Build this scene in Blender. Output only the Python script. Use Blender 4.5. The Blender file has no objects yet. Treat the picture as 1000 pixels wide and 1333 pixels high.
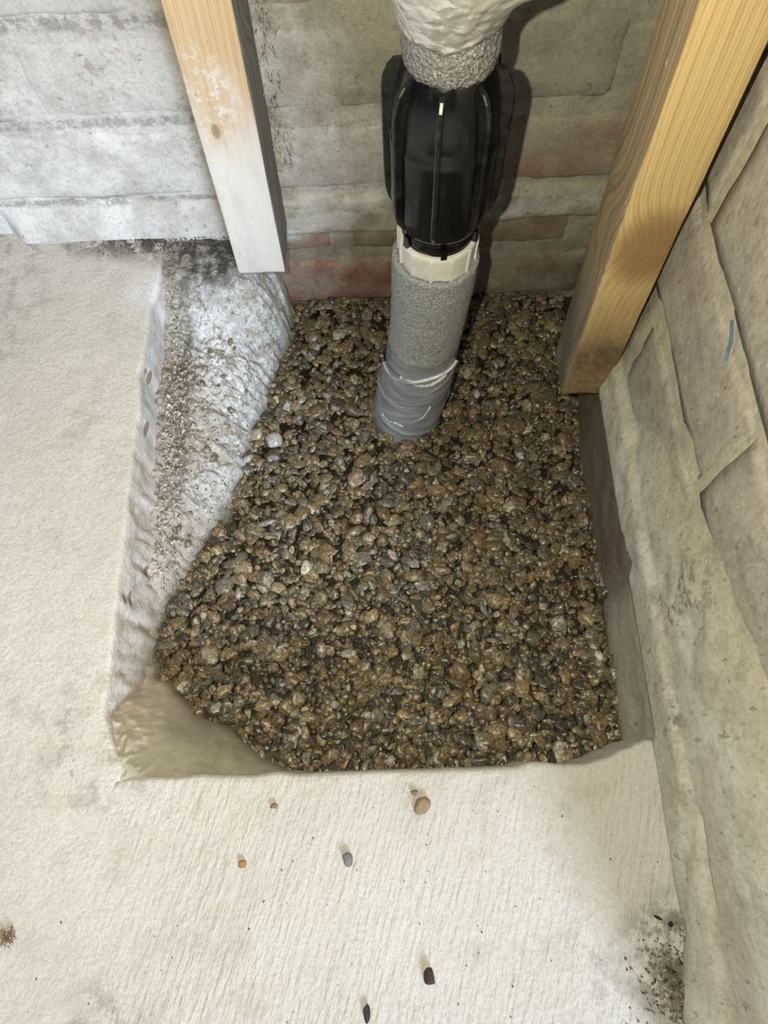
import bpy, bmesh, math, random
import numpy as np
from mathutils import Vector, Matrix, Euler

# ------------------------------------------------------------------ scene, camera, light, exposure
S = bpy.context.scene
COL = S.collection
R = math.radians
rng = np.random.default_rng(7)
random.seed(7)

S.view_settings.view_transform = 'Standard'
S.view_settings.look = 'None'
S.view_settings.gamma = 1.0
S.view_settings.use_curve_mapping = False
S.view_settings.exposure = 0.0

FPX = 880.0                                   # focal length in pixels of the 1000 px wide frame
CAM_LOC = Vector((0, 0, 0.48))
CAM_ROT = Matrix.Rotation(R(2.0), 3, 'Z') @ Matrix.Rotation(R(21.3), 3, 'X') @ Matrix.Rotation(R(-3.8), 3, 'Z')
cam = bpy.data.cameras.new('camera')
cam.sensor_fit = 'HORIZONTAL'
cam.sensor_width = 36.0
cam.lens = FPX / 1000 * 36.0
cam.clip_start = 0.01
camo = bpy.data.objects.new('camera', cam)
camo.matrix_world = Matrix.Translation(CAM_LOC) @ CAM_ROT.to_4x4()
COL.objects.link(camo)
S.camera = camo

w = bpy.data.worlds.new('world')
S.world = w
w.use_nodes = True
w.node_tree.nodes['Background'].inputs[0].default_value = (0.86, 0.93, 1.0, 1)
w.node_tree.nodes['Background'].inputs[1].default_value = 0.10

def light(name, kind, loc, energy, color, **kw):
    l = bpy.data.lights.new(name, kind)
    l.energy = energy
    l.color = color
    for k, v in kw.items():
        setattr(l, k, v)
    o = bpy.data.objects.new(name, l)
    o.location = loc
    COL.objects.link(o)
    return o
# the phone's own flash, a few centimetres left of the lens
flash_at = CAM_LOC + CAM_ROT @ Vector((-0.034, 0.012, 0.0))
flash = light('phone_flash', 'POINT', flash_at, 8.0, (1.0, 0.93, 0.69), shadow_soft_size=0.0035)
# daylight of the open doorway behind and to the right, past the end of the side wall
day_target = Vector((-0.1, 0.2, 0.0))
day_at = Vector((1.02, -2.25, 1.35))
day = light('doorway_daylight', 'AREA', day_at, 112.0, (0.74, 0.85, 1.0), shape='RECTANGLE', size=0.55, size_y=0.9)
day.rotation_euler = (day_target - day_at).to_track_quat('-Z', 'Y').to_euler()

# ------------------------------------------------------------------ helpers
def hash3(ix, iy, iz, seed):
    h = (ix.astype(np.int64) * 374761393 + iy.astype(np.int64) * 668265263 + iz.astype(np.int64) * 2147483647 + seed * 144664) & 0xFFFFFFFF
    h = ((h ^ (h >> 13)) * 1274126177) & 0xFFFFFFFF
    h = ((h ^ (h >> 16)) * 2246822519) & 0xFFFFFFFF
    return ((h ^ (h >> 15)) & 0xFFFFFF) / float(0xFFFFFF)
def vn(x, y, z=0.0, seed=0):
    x = np.asarray(x, float); y = np.asarray(y, float); z = np.asarray(z, float) + 0 * x
    ix, iy, iz = np.floor(x), np.floor(y), np.floor(z)
    fx, fy, fz = x - ix, y - iy, z - iz
    fx, fy, fz = [f * f * (3 - 2 * f) for f in (fx, fy, fz)]
    o = 0
    for a in (0, 1):
        for b in (0, 1):
            for c in (0, 1):
                o = o + hash3(ix + a, iy + b, iz + c, seed) * (fx if a else 1 - fx) * (fy if b else 1 - fy) * (fz if c else 1 - fz)
    return o * 2 - 1
def fbm(x, y, z=0.0, octv=4, seed=0, rough=0.5):
    o, a, t = 0, 1.0, 0
    for k in range(octv):
        s = 2.03 ** k
        o = o + a * vn(np.asarray(x) * s, np.asarray(y) * s, np.asarray(z) * s, seed + k * 17)
        t += a
        a *= rough
    return o / t
def sst(a, b, x):
    t = np.clip((np.asarray(x, float) - a) / (b - a), 0, 1)
    return t * t * (3 - 2 * t)

def link(name, me, mat=None, parent=None, smooth=True):
    if mat is not None and not me.materials:
        for m in (mat if isinstance(mat, (list, tuple)) else [mat]):
            me.materials.append(m)
    if smooth:
        me.polygons.foreach_set('use_smooth', [True] * len(me.polygons))
    o = bpy.data.objects.new(name, me)
    COL.objects.link(o)
    o.parent = parent
    return o
def mesh_np(name, V, F, fix=False):
    me = bpy.data.meshes.new(name)
    me.from_pydata([tuple(v) for v in np.asarray(V, float)], [], [tuple(f) for f in F])
    if fix:
        bm = bmesh.new(); bm.from_mesh(me)
        bmesh.ops.remove_doubles(bm, verts=bm.verts, dist=1e-6)
        bmesh.ops.recalc_face_normals(bm, faces=bm.faces)
        bm.to_mesh(me); bm.free()
    me.update()
    return me
class MB:
    """collects vertices and faces of ONE mesh"""
    def __init__(s): s.V = []; s.F = []
    def add(s, V, F):
        o = len(s.V)
        s.V += [tuple(v) for v in V]
        s.F += [tuple(i + o for i in f) for f in F]
        return s
    def mesh(s, name, fix=True): return mesh_np(name, np.array(s.V), s.F, fix)
def grid_faces(nu, nv, flip=False, wrap=False):
    F = []
    for i in range(nu - 1):
        for j in range(nv if wrap else nv - 1):
            a, b = i * nv + j, i * nv + (j + 1) % nv
            c, d = (i + 1) * nv + (j + 1) % nv, (i + 1) * nv + j
            F.append((a, b, c, d) if flip else (a, d, c, b))
    return F
def tag(o, label, cat=None, group=None, kind=None):
    o['label'] = label
    if cat: o['category'] = cat
    if group: o['group'] = group
    if kind: o['kind'] = kind
    return o
def empty(name, loc=(0, 0, 0)):
    o = bpy.data.objects.new(name, None)
    o.empty_display_size = 0.02
    o.location = loc
    COL.objects.link(o)
    return o

class NT:
    """small wrapper that builds node materials"""
    def __init__(s, name):
        s.m = bpy.data.materials.new(name); s.m.use_nodes = True
        s.t = s.m.node_tree; s.b = s.t.nodes['Principled BSDF']
    def new(s, k, **kw):
        n = s.t.nodes.new(k)
        for a, b in kw.items(): setattr(n, a, b)
        return n
    def put(s, sock, v):
        if v is None: return
        if hasattr(v, 'is_output'): s.t.links.new(v, sock)
        elif isinstance(v, (tuple, list)) and len(v) == 3 and sock.type == 'RGBA': sock.default_value = (*v, 1)
        else: sock.default_value = v
    def pos(s): return s.new('ShaderNodeNewGeometry').outputs['Position']
    def obj(s): return s.new('ShaderNodeTexCoord').outputs['Object']
    def nrm(s): return s.new('ShaderNodeNewGeometry').outputs['Normal']
    def mapv(s, v, loc=(0, 0, 0), rot=(0, 0, 0), sc=(1, 1, 1)):
        n = s.new('ShaderNodeMapping'); s.put(n.inputs[0], v)
        n.inputs[1].default_value = loc; n.inputs[2].default_value = rot; n.inputs[3].default_value = sc
        return n.outputs[0]
    def noise(s, v, sc, det=4, ro=0.55, dist=0.0, col=False):
        n = s.new('ShaderNodeTexNoise'); s.put(n.inputs['Vector'], v)
        n.inputs['Scale'].default_value = sc; n.inputs['Detail'].default_value = det
        n.inputs['Roughness'].default_value = ro; n.inputs['Distortion'].default_value = dist
        return n.outputs['Color' if col else 'Fac']
    def vor(s, v, sc, feat='F1', out='Distance', rnd=1.0):
        n = s.new('ShaderNodeTexVoronoi', feature=feat); s.put(n.inputs['Vector'], v)
        n.inputs['Scale'].default_value = sc; n.inputs['Randomness'].default_value = rnd
        return n.outputs[out]
    def ma(s, op, a, b=None, c=None, clamp=False):
        n = s.new('ShaderNodeMath', operation=op, use_clamp=clamp)
        s.put(n.inputs[0], a); s.put(n.inputs[1], b); s.put(n.inputs[2], c)
        return n.outputs[0]
    def mr(s, v, a, b, c=0.0, d=1.0, smooth=True):
        n = s.new('ShaderNodeMapRange', interpolation_type='SMOOTHSTEP' if smooth else 'LINEAR')
        s.put(n.inputs[0], v)
        for i, q in enumerate((a, b, c, d)): n.inputs[i + 1].default_value = q
        return n.outputs[0]
    def mix(s, f, a, b, bt='MIX'):
        n = s.new('ShaderNodeMix', data_type='RGBA', blend_type=bt)
        s.put(n.inputs[0], f); s.put(n.inputs[6], a); s.put(n.inputs[7], b)
        return n.outputs[2]
    def ramp(s, f, stops):
        n = s.new('ShaderNodeValToRGB'); s.put(n.inputs[0], f)
        e = n.color_ramp.elements
        while len(e) < len(stops): e.new(0.5)
        for q, (p, c) in zip(e, stops):
            q.position = p; q.color = (*c, 1) if len(c) == 3 else c
        return n.outputs[0]
    def sep(s, v):
        n = s.new('ShaderNodeSeparateXYZ'); s.put(n.inputs[0], v); return n.outputs
    def vadd(s, a, b, sc=1.0):
        n = s.new('ShaderNodeVectorMath', operation='MULTIPLY_ADD')
        s.put(n.inputs[0], b); n.inputs[1].default_value = (sc,) * 3; s.put(n.inputs[2], a)
        return n.outputs[0]
    def blob(s, v, c, r, soft=0.6):
        """1 inside an ellipsoid, 0 outside"""
        q = s.mapv(v, sc=tuple(1 / k for k in r), loc=tuple(-a / k for a, k in zip(c, r)))
        n = s.new('ShaderNodeVectorMath', operation='LENGTH'); s.put(n.inputs[0], q)
        return s.mr(n.outputs['Value'], 1.0 + soft, 1.0 - soft)
    def bump(s, h, st=0.5, dist=0.001, nrm=None):
        n = s.new('ShaderNodeBump'); n.inputs['Strength'].default_value = st; n.inputs['Distance'].default_value = dist
        s.put(n.inputs['Height'], h); s.put(n.inputs['Normal'], nrm)
        return n.outputs[0]
    def done(s, col, rough=0.8, nrm=None, metal=0.0, spec=0.5, coat=0.0):
        s.put(s.b.inputs['Base Color'], col); s.put(s.b.inputs['Roughness'], rough); s.put(s.b.inputs['Normal'], nrm)
        s.put(s.b.inputs['Metallic'], metal); s.put(s.b.inputs['Specular IOR Level'], spec); s.put(s.b.inputs['Coat Weight'], coat)
        return s.m

# ------------------------------------------------------------------ layout (metres; floor z = 0, pit cut into it)
YB = 0.476            # face of the back wall
XR = 0.1745           # face of the right wall
WALL_END = -0.205     # the right wall ends here, doorway beyond
BED_B = [0.103 + 0.0745 * k for k in range(-3, 6)]     # bed joints, back wall
BED_R = [0.115 + 0.075 * k for k in range(-3, 6)]      # bed joints, right wall
def gz(x, y): return -0.075 - 0.037 * np.asarray(y) / 0.47
EDGE = np.array([(-0.099, 0.500), (-0.0975, 0.4273), (-0.1139, 0.3695), (-0.1286, 0.3156), (-0.1381, 0.2651), (-0.1546, 0.2182),
                 (-0.1756, 0.1815), (-0.1953, 0.1331), (-0.2010, 0.1003), (-0.1945, 0.0811), (-0.1768, 0.065), (-0.1597, 0.0495),
                 (-0.1343, 0.0399), (-0.1056, 0.0161), (-0.0813, 0.0054), (-0.07, -0.02)])
def ledge_dist(x, y):
    """signed distance to the edge of the gravel, positive on the broken concrete side"""
    P = np.stack([np.ravel(x), np.ravel(y)], 1)
    best = np.full(len(P), 9.0); sg = np.ones(len(P))
    for a, b in zip(EDGE[:-1], EDGE[1:]):
        d = b - a
        t = np.clip(((P - a) @ d) / (d @ d), 0, 1)
        q = P - (a + t[:, None] * d)
        ds = np.hypot(q[:, 0], q[:, 1])
        cr = d[0] * (P[:, 1] - a[1]) - d[1] * (P[:, 0] - a[0])
        k = ds < best - 1e-9
        best[k] = ds[k]; sg[k] = np.where(cr[k] < 0, 1.0, -1.0)
    return (best * sg).reshape(np.shape(x))

# ------------------------------------------------------------------ materials of the setting
def m_floor():
    n = NT('screed_floor'); P = n.pos()
    warp = n.vadd(P, n.noise(P, 9, 3, col=True), 0.06)
    xyz = n.sep(P)
    big = n.noise(warp, 7, 5, 0.6)
    base = n.ramp(big, [(0.28, (0.43, 0.405, 0.385)), (0.5, (0.515, 0.498, 0.485)), (0.72, (0.565, 0.557, 0.555))])
    left = n.mr(xyz[0], 0.02, -0.30)
    base = n.mix(n.ma('MULTIPLY', left, 0.45), base, (0.74, 0.67, 0.59))  # left side lighter and warmer: tone of the light put into the colour
    fine = n.noise(P, 360, 4, 0.7)
    base = n.mix(n.mr(fine, 0.60, 0.36, 0.0, 0.42), base, (0.42, 0.385, 0.335))
    grey = n.mr(n.noise(P, 26, 5, 0.65), 0.52, 0.72, 0, 0.48)
    base = n.mix(grey, base, (0.38, 0.345, 0.30))
    spk = n.mr(n.vor(P, 95), 0.055, 0.03)
    rnd = n.mr(n.vor(P, 95, out='Color'), 0.66, 0.68)
    base = n.mix(n.ma('MULTIPLY', n.ma('MULTIPLY', spk, rnd), 0.8), base, (0.12, 0.10, 0.08))
    # soot-dark dirt along the back wall and in the corner by the doorway
    nz = n.noise(P, 55, 6, 0.7)
    for c, r, k, lo in (((-0.20, 0.462, 0), (0.075, 0.022, 1), 0.95, 0.36), ((-0.14, 0.43, 0), (0.05, 0.05, 1), 0.85, 0.40), ((-0.36, 0.40, 0), (0.05, 0.10, 1), 0.35, 0.45),
                        ((-0.28, 0.465, 0), (0.12, 0.016, 1), 0.5, 0.48), ((0.165, -0.108, 0), (0.032, 0.03, 1), 0.85, 0.40), ((-0.18, -0.14, 0), (0.025, 0.03, 1), 0.4, 0.45),
                        ((-0.20, 0.03, 0), (0.05, 0.05, 1), 0.35, 0.48), ((0.10, -0.12, 0), (0.03, 0.03, 1), 0.3, 0.5)):
        mk = n.ma('MULTIPLY', n.ma('MULTIPLY', n.blob(P, c, r), n.mr(nz, lo, lo + 0.16)), k)
        base = n.mix(mk, base, (0.085, 0.075, 0.062))
    # white lime at the cut edge
    mk = n.ma('MULTIPLY', n.blob(P, (-0.185, 0.405, 0), (0.035, 0.02, 1)), n.mr(nz, 0.35, 0.5))
    base = n.mix(mk, base, (0.72, 0.73, 0.75))
    face = n.mr(xyz[2], -0.003, -0.007)                       # the cut faces of the slab are paler than its top
    chip = n.mr(n.vor(n.mapv(P, sc=(1, 0.6, 1)), 60), 0.30, 0.22)
    chip = n.ma('MULTIPLY', chip, n.mr(n.vor(n.mapv(P, sc=(1, 0.6, 1)), 60, out='Color'), 0.66, 0.68))
    cut = n.mix(n.mr(n.noise(P, 60, 4), 0.4, 0.65), (0.70, 0.70, 0.73), (0.56, 0.53, 0.51))
    cut = n.mix(n.ma('MULTIPLY', n.mr(xyz[1], 0.30, 0.20), n.mr(n.noise(P, 90, 5, 0.7), 0.3, 0.6, 0.5, 1.0)), cut, n.mix(n.mr(n.noise(P, 160, 4, 0.7), 0.4, 0.65), (0.68, 0.62, 0.57), (0.53, 0.475, 0.42)))
    cut = n.mix(n.ma('MULTIPLY', chip, 0.8), cut, (0.22, 0.16, 0.11))
    base = n.mix(face, base, cut)
    ridge = n.noise(n.mapv(n.mapv(P, rot=(0, 0, R(17))), sc=(300, 45, 60)), 1.0, 3, 0.55)
    brush = n.ma('MULTIPLY', n.mr(xyz[1], 0.06, -0.02), n.mr(xyz[0], -0.24, -0.10))
    lump = n.noise(P, 95, 5, 0.62)
    b1 = n.bump(n.ma('MULTIPLY', ridge, brush), 0.75, 0.0026)
    b2 = n.bump(lump, 0.55, 0.0022, b1)
    b3 = n.bump(fine, 0.6, 0.0013, b2)
    return n.done(base, 0.85, b3, spec=0.3)
M_FLOOR = m_floor()

def m_ledge():
    n = NT('broken_concrete'); P = n.pos(); xyz = n.sep(P)
    warp = n.vadd(P, n.noise(P, 35, 3, col=True), 0.012)
    crust = n.noise(warp, 48, 7, 0.68)
    base = n.ramp(n.noise(P, 70, 6, 0.7), [(0.3, (0.25, 0.22, 0.19)), (0.5, (0.48, 0.43, 0.38)), (0.7, (0.64, 0.58, 0.53))])
    white = n.ma('ADD', n.blob(P, (-0.112, 0.355, -0.06), (0.056, 0.115, 0.2), 0.5), n.ma('MULTIPLY', n.blob(P, (-0.16, 0.39, -0.06), (0.035, 0.035, 0.2), 0.4), 0.8))
    white = n.ma('ADD', white, n.ma('MULTIPLY', n.blob(P, (-0.155, 0.235, -0.07), (0.028, 0.025, 0.2), 0.5), 0.6))
    wm = n.ma('MULTIPLY', white, n.mr(crust, 0.36, 0.52), clamp=True)
    base = n.mix(wm, base, n.mix(n.mr(n.noise(P, 120, 4, 0.7), 0.38, 0.6), (0.52, 0.525, 0.535), (0.80, 0.81, 0.83)))
    pink = n.mr(xyz[1], 0.25, 0.10)
    base = n.mix(n.ma('MULTIPLY', pink, n.mr(crust, 0.36, 0.62, 0.1, 0.75)), base, (0.64, 0.57, 0.52))
    near = n.ma('MULTIPLY', n.mr(xyz[1], 0.085, 0.04), n.mr(crust, 0.25, 0.5, 0.45, 0.95))  # shade in the near corner put into the colour as olive
    base = n.mix(near, base, n.mix(n.mr(n.noise(warp, 26, 6, 0.65), 0.35, 0.65), (0.26, 0.245, 0.18), (0.40, 0.375, 0.295)))
    pk2 = n.ma('MULTIPLY', n.blob(warp, (-0.195, 0.07, -0.02), (0.035, 0.045, 0.2), 0.6), n.mr(crust, 0.3, 0.55))
    base = n.mix(n.ma('MULTIPLY', pk2, 0.8), base, (0.54, 0.48, 0.43))
    rust = n.blob(n.vadd(P, n.noise(P, 90, 2, col=True), 0.006), (-0.1445, 0.052, -0.055), (0.009, 0.004, 0.2), 0.4)
    base = n.mix(n.ma('MULTIPLY', rust, 0.75), base, (0.22, 0.10, 0.05))
    dark = n.ma('MULTIPLY', n.blob(warp, (-0.155, 0.448, 0), (0.036, 0.032, 0.3), 0.45), n.mr(crust, 0.66, 0.44))
    base = n.mix(dark, base, (0.085, 0.08, 0.075))
    groove = n.ma('MULTIPLY', n.blob(P, (-0.188, 0.33, -0.04), (0.013, 0.10, 0.3), 0.5), n.mr(n.noise(P, 260, 3, 0.7), 0.36, 0.56))
    base = n.mix(n.ma('MULTIPLY', groove, 0.75), base, (0.16, 0.145, 0.13))
    hole = n.mr(n.noise(warp, 150, 4, 0.75), 0.55, 0.64, 0, 0.7)
    base = n.mix(n.ma('MULTIPLY', hole, n.mr(xyz[1], 0.06, 0.12)), base, (0.20, 0.175, 0.15))
    pit = n.mr(n.noise(P, 210, 3, 0.7), 0.60, 0.70)
    rough_amt = n.mr(xyz[1], 0.05, 0.11)
    base = n.mix(n.ma('MULTIPLY', n.ma('MULTIPLY', pit, rough_amt), 0.75), base, (0.15, 0.13, 0.11))
    wet = n.ma('MULTIPLY', n.mr(ledge_attr(n), 0.006, 0.0), 0.75)
    base = n.mix(wet, base, (0.13, 0.105, 0.06))
    b1 = n.bump(n.ma('MULTIPLY', crust, rough_amt), 1.0, 0.006)
    b2 = n.bump(n.ma('MULTIPLY', n.noise(P, 240, 4, 0.7), n.ma('MAXIMUM', rough_amt, 0.15)), 1.0, 0.0035, b1)
    return n.done(base, 0.8, b2, spec=0.35)
def ledge_attr(n):
    a = n.new('ShaderNodeAttribute'); a.attribute_name = 'edge_distance'; return a.outputs['Fac']
M_LEDGE = m_ledge()

def m_pitbase():
    n = NT('wet_soil'); P = n.pos()
    c = n.ramp(n.noise(P, 160, 5, 0.7), [(0.35, (0.012, 0.010, 0.007)), (0.7, (0.05, 0.038, 0.022))])
    return n.done(c, 0.5, n.bump(n.noise(P, 300, 4), 0.7, 0.002))
M_SOIL = m_pitbase()

def m_back(brick):
    n = NT('limewashed_brick' if brick else 'old_mortar'); P = n.pos(); xyz = n.sep(P)
    warp = n.vadd(P, n.noise(P, 14, 4, col=True), 0.05)
    wx = n.sep(warp)
    nz = n.noise(P, 38, 7, 0.68)
    fine = n.noise(P, 260, 4, 0.65)
    if brick:
        info = n.new('ShaderNodeObjectInfo').outputs['Color']
        base = n.mix(n.mr(nz, 0.35, 0.7), info, n.mix(0.5, info, (0.43, 0.40, 0.32)))
        base = n.mix(n.mr(n.noise(P, 17, 6, 0.65), 0.42, 0.62, 0, 0.85), base, (0.39, 0.365, 0.29))
        lo, hi = 0.30, 0.66
    else:
        base = n.ramp(nz, [(0.3, (0.27, 0.25, 0.20)), (0.5, (0.39, 0.37, 0.30)), (0.7, (0.48, 0.46, 0.385))])
        lo, hi = 0.32, 0.68
    low_dark = n.ma('MULTIPLY', n.mr(wx[2], 0.012, -0.02), n.mr(xyz[0], -0.125, -0.105))  # lower wall right of the left batten, mixed darker and browner
    base = n.mix(n.ma('MULTIPLY', low_dark, n.mr(n.noise(P, 60, 5, 0.7), 0.3, 0.65, 0.75, 0.25)), base, n.mix(0.68, base, n.mix(n.mr(xyz[0], 0.0, 0.04), (0.105, 0.042, 0.03), (0.075, 0.055, 0.038))))
    # the limewash is thick to the left of the left batten and thins out towards the pipe
    lime = n.mr(wx[0], -0.01, -0.115)
    patch = n.ma('MULTIPLY', n.blob(warp, (-0.01, YB, 0.085), (0.06, 0.1, 0.055), 0.7), 0.72)
    patch3 = n.ma('MULTIPLY', n.blob(warp, (-0.03, YB, 0.16), (0.045, 0.1, 0.06), 0.7), 0.50)
    patch = n.ma('MAXIMUM', patch, patch3)
    patch2 = n.ma('MULTIPLY', n.blob(warp, (-0.03, YB, 0.03), (0.045, 0.1, 0.016), 0.5), 0.95)
    band = n.ma('MULTIPLY', n.blob(P, (0.11, YB, 0.014), (0.10, 0.1, 0.014), 0.3), 0.5)
    amt = n.ma('MAXIMUM', n.ma('MAXIMUM', lime, patch), n.ma('MAXIMUM', patch2, band))
    low = n.mr(wx[2], -0.012, 0.012)
    amt = n.ma('MULTIPLY', amt, n.ma('MAXIMUM', low, n.mr(xyz[0], -0.10, -0.13)))
    thick = n.mr(n.ma('ADD', nz, n.ma('MULTIPLY', n.ma('SUBTRACT', amt, 0.5), 0.5)), lo, hi)
    limec = n.mix(n.mr(n.noise(P, 22, 6, 0.65), 0.35, 0.62), (0.47, 0.455, 0.445), (0.66, 0.655, 0.655))
    limec = n.mix(n.ma('MULTIPLY', n.mr(n.noise(P, 75, 5, 0.7), 0.50, 0.68, 0, 0.55), n.mr(wx[2], 0.06, 0.13)), limec, (0.36, 0.335, 0.325))
    gl = n.mr(wx[2], 0.11, 0.20, 0, 0.55)
    limec = n.mix(gl, limec, (0.40, 0.37, 0.335))
    col = n.mix(n.ma('MULTIPLY', thick, n.mr(amt, 0.0, 0.35)), base, limec)
    # grime and painted recess shade in the joints of the limewashed part
    jn = n.noise(P, 110, 5, 0.75)
    for zj, hw, k_ in ((0.1055, 0.0060, 0.55), (0.1800, 0.0080, 0.65), (0.0315, 0.0046, 0.62)):
        jm = n.ma('MULTIPLY', n.mr(n.ma('ABSOLUTE', n.ma('SUBTRACT', n.ma('ADD', xyz[2], n.ma('MULTIPLY', n.ma('SUBTRACT', nz, 0.5), 0.006)), zj)), hw, hw * 0.35), n.mr(jn, 0.42, 0.56, 0.05, 1.0))
        jm = n.ma('MULTIPLY', n.ma('MULTIPLY', jm, n.mr(xyz[0], -0.06, -0.11)), k_)
        col = n.mix(jm, col, (0.17, 0.16, 0.145))
    # pinkish stains, dark pits, pale flecks
    stain = n.ma('MULTIPLY', n.blob(n.vadd(P, n.noise(P, 45, 3, col=True), 0.02), (-0.185, YB, 0.165), (0.028, 0.1, 0.03), 0.5), n.mr(n.noise(P, 90, 4, 0.7), 0.52, 0.62, 0, 0.6))
    col = n.mix(stain, col, (0.28, 0.21, 0.20))
    pit = n.mr(n.noise(P, 190, 4, 0.7), 0.60, 0.72, 0, 0.65)
    col = n.mix(pit, col, (0.13, 0.12, 0.10))
    fl = n.ma('MULTIPLY', n.mr(n.vor(P, 170), 0.09, 0.05), n.mr(n.vor(P, 170, out='Color'), 0.80, 0.82))
    col = n.mix(fl, col, (0.62, 0.58, 0.48))
    grit = n.noise(P, 340, 5, 0.75)
    col = n.mix(n.mr(grit, 0.46, 0.66, 0, 0.40), col, n.mix(0.55, col, (0.10, 0.09, 0.07)))
    col = n.mix(n.mr(grit, 0.46, 0.30, 0, 0.30), col, n.mix(0.5, col, (0.72, 0.69, 0.60)))
    b1 = n.bump(nz, 0.7 if not brick else 0.45, 0.003)
    b2 = n.bump(fine, 0.5, 0.0012, b1)
    return n.done(col, 0.88, b2, spec=0.25)
M_BRICK_B = m_back(True)
M_MORTAR_B = m_back(False)

def m_right(brick):
    n = NT('weathered_brick' if brick else 'yellowish_mortar'); P = n.pos(); xyz = n.sep(P)
    warp = n.vadd(P, n.noise(P, 16, 4, col=True), 0.035)
    wx = n.sep(warp)
    nz = n.noise(P, 34, 7, 0.66)
    fine = n.noise(n.mapv(P, sc=(1, 1, 0.55)), 270, 4, 0.65)
    if brick:
        info = n.new('ShaderNodeObjectInfo').outputs['Color']
        base = n.mix(n.mr(nz, 0.4, 0.7, 0.0, 0.7), info, (0.44, 0.41, 0.345))
        base = n.mix(n.mr(n.noise(P, 70, 5, 0.65), 0.48, 0.70, 0.0, 0.6), base, (0.22, 0.175, 0.155))
    else:
        base = n.ramp(nz, [(0.3, (0.33, 0.305, 0.235)), (0.55, (0.46, 0.43, 0.335)), (0.75, (0.56, 0.53, 0.43))])
        base = n.mix(n.mr(xyz[2], 0.004, -0.002), base, n.mix(n.mr(xyz[1], 0.10, 0.16), (0.42, 0.40, 0.345), (0.17, 0.13, 0.11)))
    # skim of pale render on the lower courses, thinner higher up
    skim = n.ma('MULTIPLY', n.mr(n.ma('ADD', wx[2], n.ma('MULTIPLY', wx[1], 0.33)), 0.19, 0.11), n.mr(xyz[2], -0.001, 0.005))
    skim = n.ma('MULTIPLY', skim, n.mr(nz, 0.30, 0.52, 0.25, 1.0))
    skc = n.mix(n.mr(n.noise(P, 28, 6, 0.65), 0.35, 0.65), (0.50, 0.48, 0.41), (0.63, 0.615, 0.56))
    col = n.mix(n.ma('MULTIPLY', skim, 0.9), base, skc)
    pk = n.ma('MULTIPLY', n.blob(warp, (XR, -0.09, 0.075), (0.2, 0.10, 0.022), 0.6), 0.55)
    col = n.mix(pk, col, (0.40, 0.33, 0.29))
    dk = n.ma('MULTIPLY', n.ma('ADD', n.blob(P, (XR, 0.035, 0.034), (0.2, 0.022, 0.012), 0.6), n.blob(P, (XR, 0.095, 0.075), (0.2, 0.02, 0.035), 0.6)), n.mr(n.noise(P, 85, 4, 0.7), 0.48, 0.62, 0, 0.85))
    col = n.mix(dk, col, (0.14, 0.12, 0.095))
    flv = n.mapv(n.mapv(n.vadd(P, n.noise(P, 60, 2, col=True), 0.004), rot=(R(20), 0, 0)), sc=(1, 1, 0.40))
    fl = n.ma('MULTIPLY', n.mr(n.vor(flv, 210), 0.17, 0.08), n.mr(n.vor(flv, 210, out='Color'), 0.62, 0.64))
    fl = n.ma('MULTIPLY', fl, n.mr(xyz[2], 0.03, 0.12, 0.2, 0.85))
    grit = n.noise(n.mapv(P, sc=(1, 1, 0.6)), 330, 5, 0.75)
    col = n.mix(n.mr(grit, 0.46, 0.66, 0, 0.45), col, n.mix(0.6, col, (0.10, 0.085, 0.065)))
    col = n.mix(n.mr(grit, 0.46, 0.30, 0, 0.35), col, n.mix(0.5, col, (0.75, 0.71, 0.60)))
    col = n.mix(fl, col, (0.60, 0.56, 0.46))
    pit = n.mr(n.noise(n.mapv(P, sc=(1, 1.0, 0.5)), 170, 3, 0.65), 0.62, 0.70, 0, 0.55)
    col = n.mix(pit, col, (0.13, 0.115, 0.09))
    b1 = n.bump(nz, 0.45, 0.003)
    b2 = n.bump(fine, 0.5, 0.0012, b1)
    return n.done(col, 0.85, b2, spec=0.3)
M_BRICK_R = m_right(True)
M_MORTAR_R = m_right(False)

# ------------------------------------------------------------------ floor slab with the pit cut out of it
def xl(y): return -0.2045 + 0.0022 * vn(np.asarray(y) * 28, 3.1, 0, 4) + 0.0010 * vn(np.asarray(y) * 110, 3.1, 0, 5) - 0.004 * sst(0.08, 0.3, y) + 0.006 * sst(0.36, 0.43, y) + 0.016 * sst(0.05, 0.0, y)
def yn(x):
    x = np.asarray(x, float)
    return 0.0008 + 0.0158 * sst(0.115, 0.175, x) ** 1.2 + 0.0011 * vn(x * 60, 1.7, 0, 8) + 0.0028 * sst(0.075, 0.088, x) * sst(0.112, 0.095, x) + 0.0012 * vn(x * 190, 2.2, 0, 9) * sst(0.09, 0.13, x)
def floor_h(x, y): return 0.0012 * fbm(np.asarray(x) * 11, np.asarray(y) * 11, 0, 3, 2) + 0.0005 * fbm(np.asarray(x) * 70, np.asarray(y) * 70, 0, 3, 3)
ROLL = [(0.0, 0.0), (0.0012, -0.0006), (0.0024, -0.0024), (0.0028, -0.006), (0.0028, -0.012), (0.003, -0.02), (0.003, -0.03), (0.0035, -0.045), (0.004, -0.07), (0.004, -0.1), (0.004, -0.14)]
def line(a, b, n): return list(np.linspace(a, b, n))
fl = MB()
ys = np.array(line(-0.0, 0.02, 10)[:-1] + line(0.02, YB + 0.02, 160))
us = np.array(line(0, 0.55, 14)[:-1] + line(0.55, 1, 150))
Y, U = np.meshgrid(ys, us, indexing='ij')
X = -1.2 + U * (xl(Y) + 1.2)
Z = floor_h(X, Y)
e = np.array(ROLL[1:])
wav = 1 + 0.25 * vn(ys * 90, 0.4, 0, 12)
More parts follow.
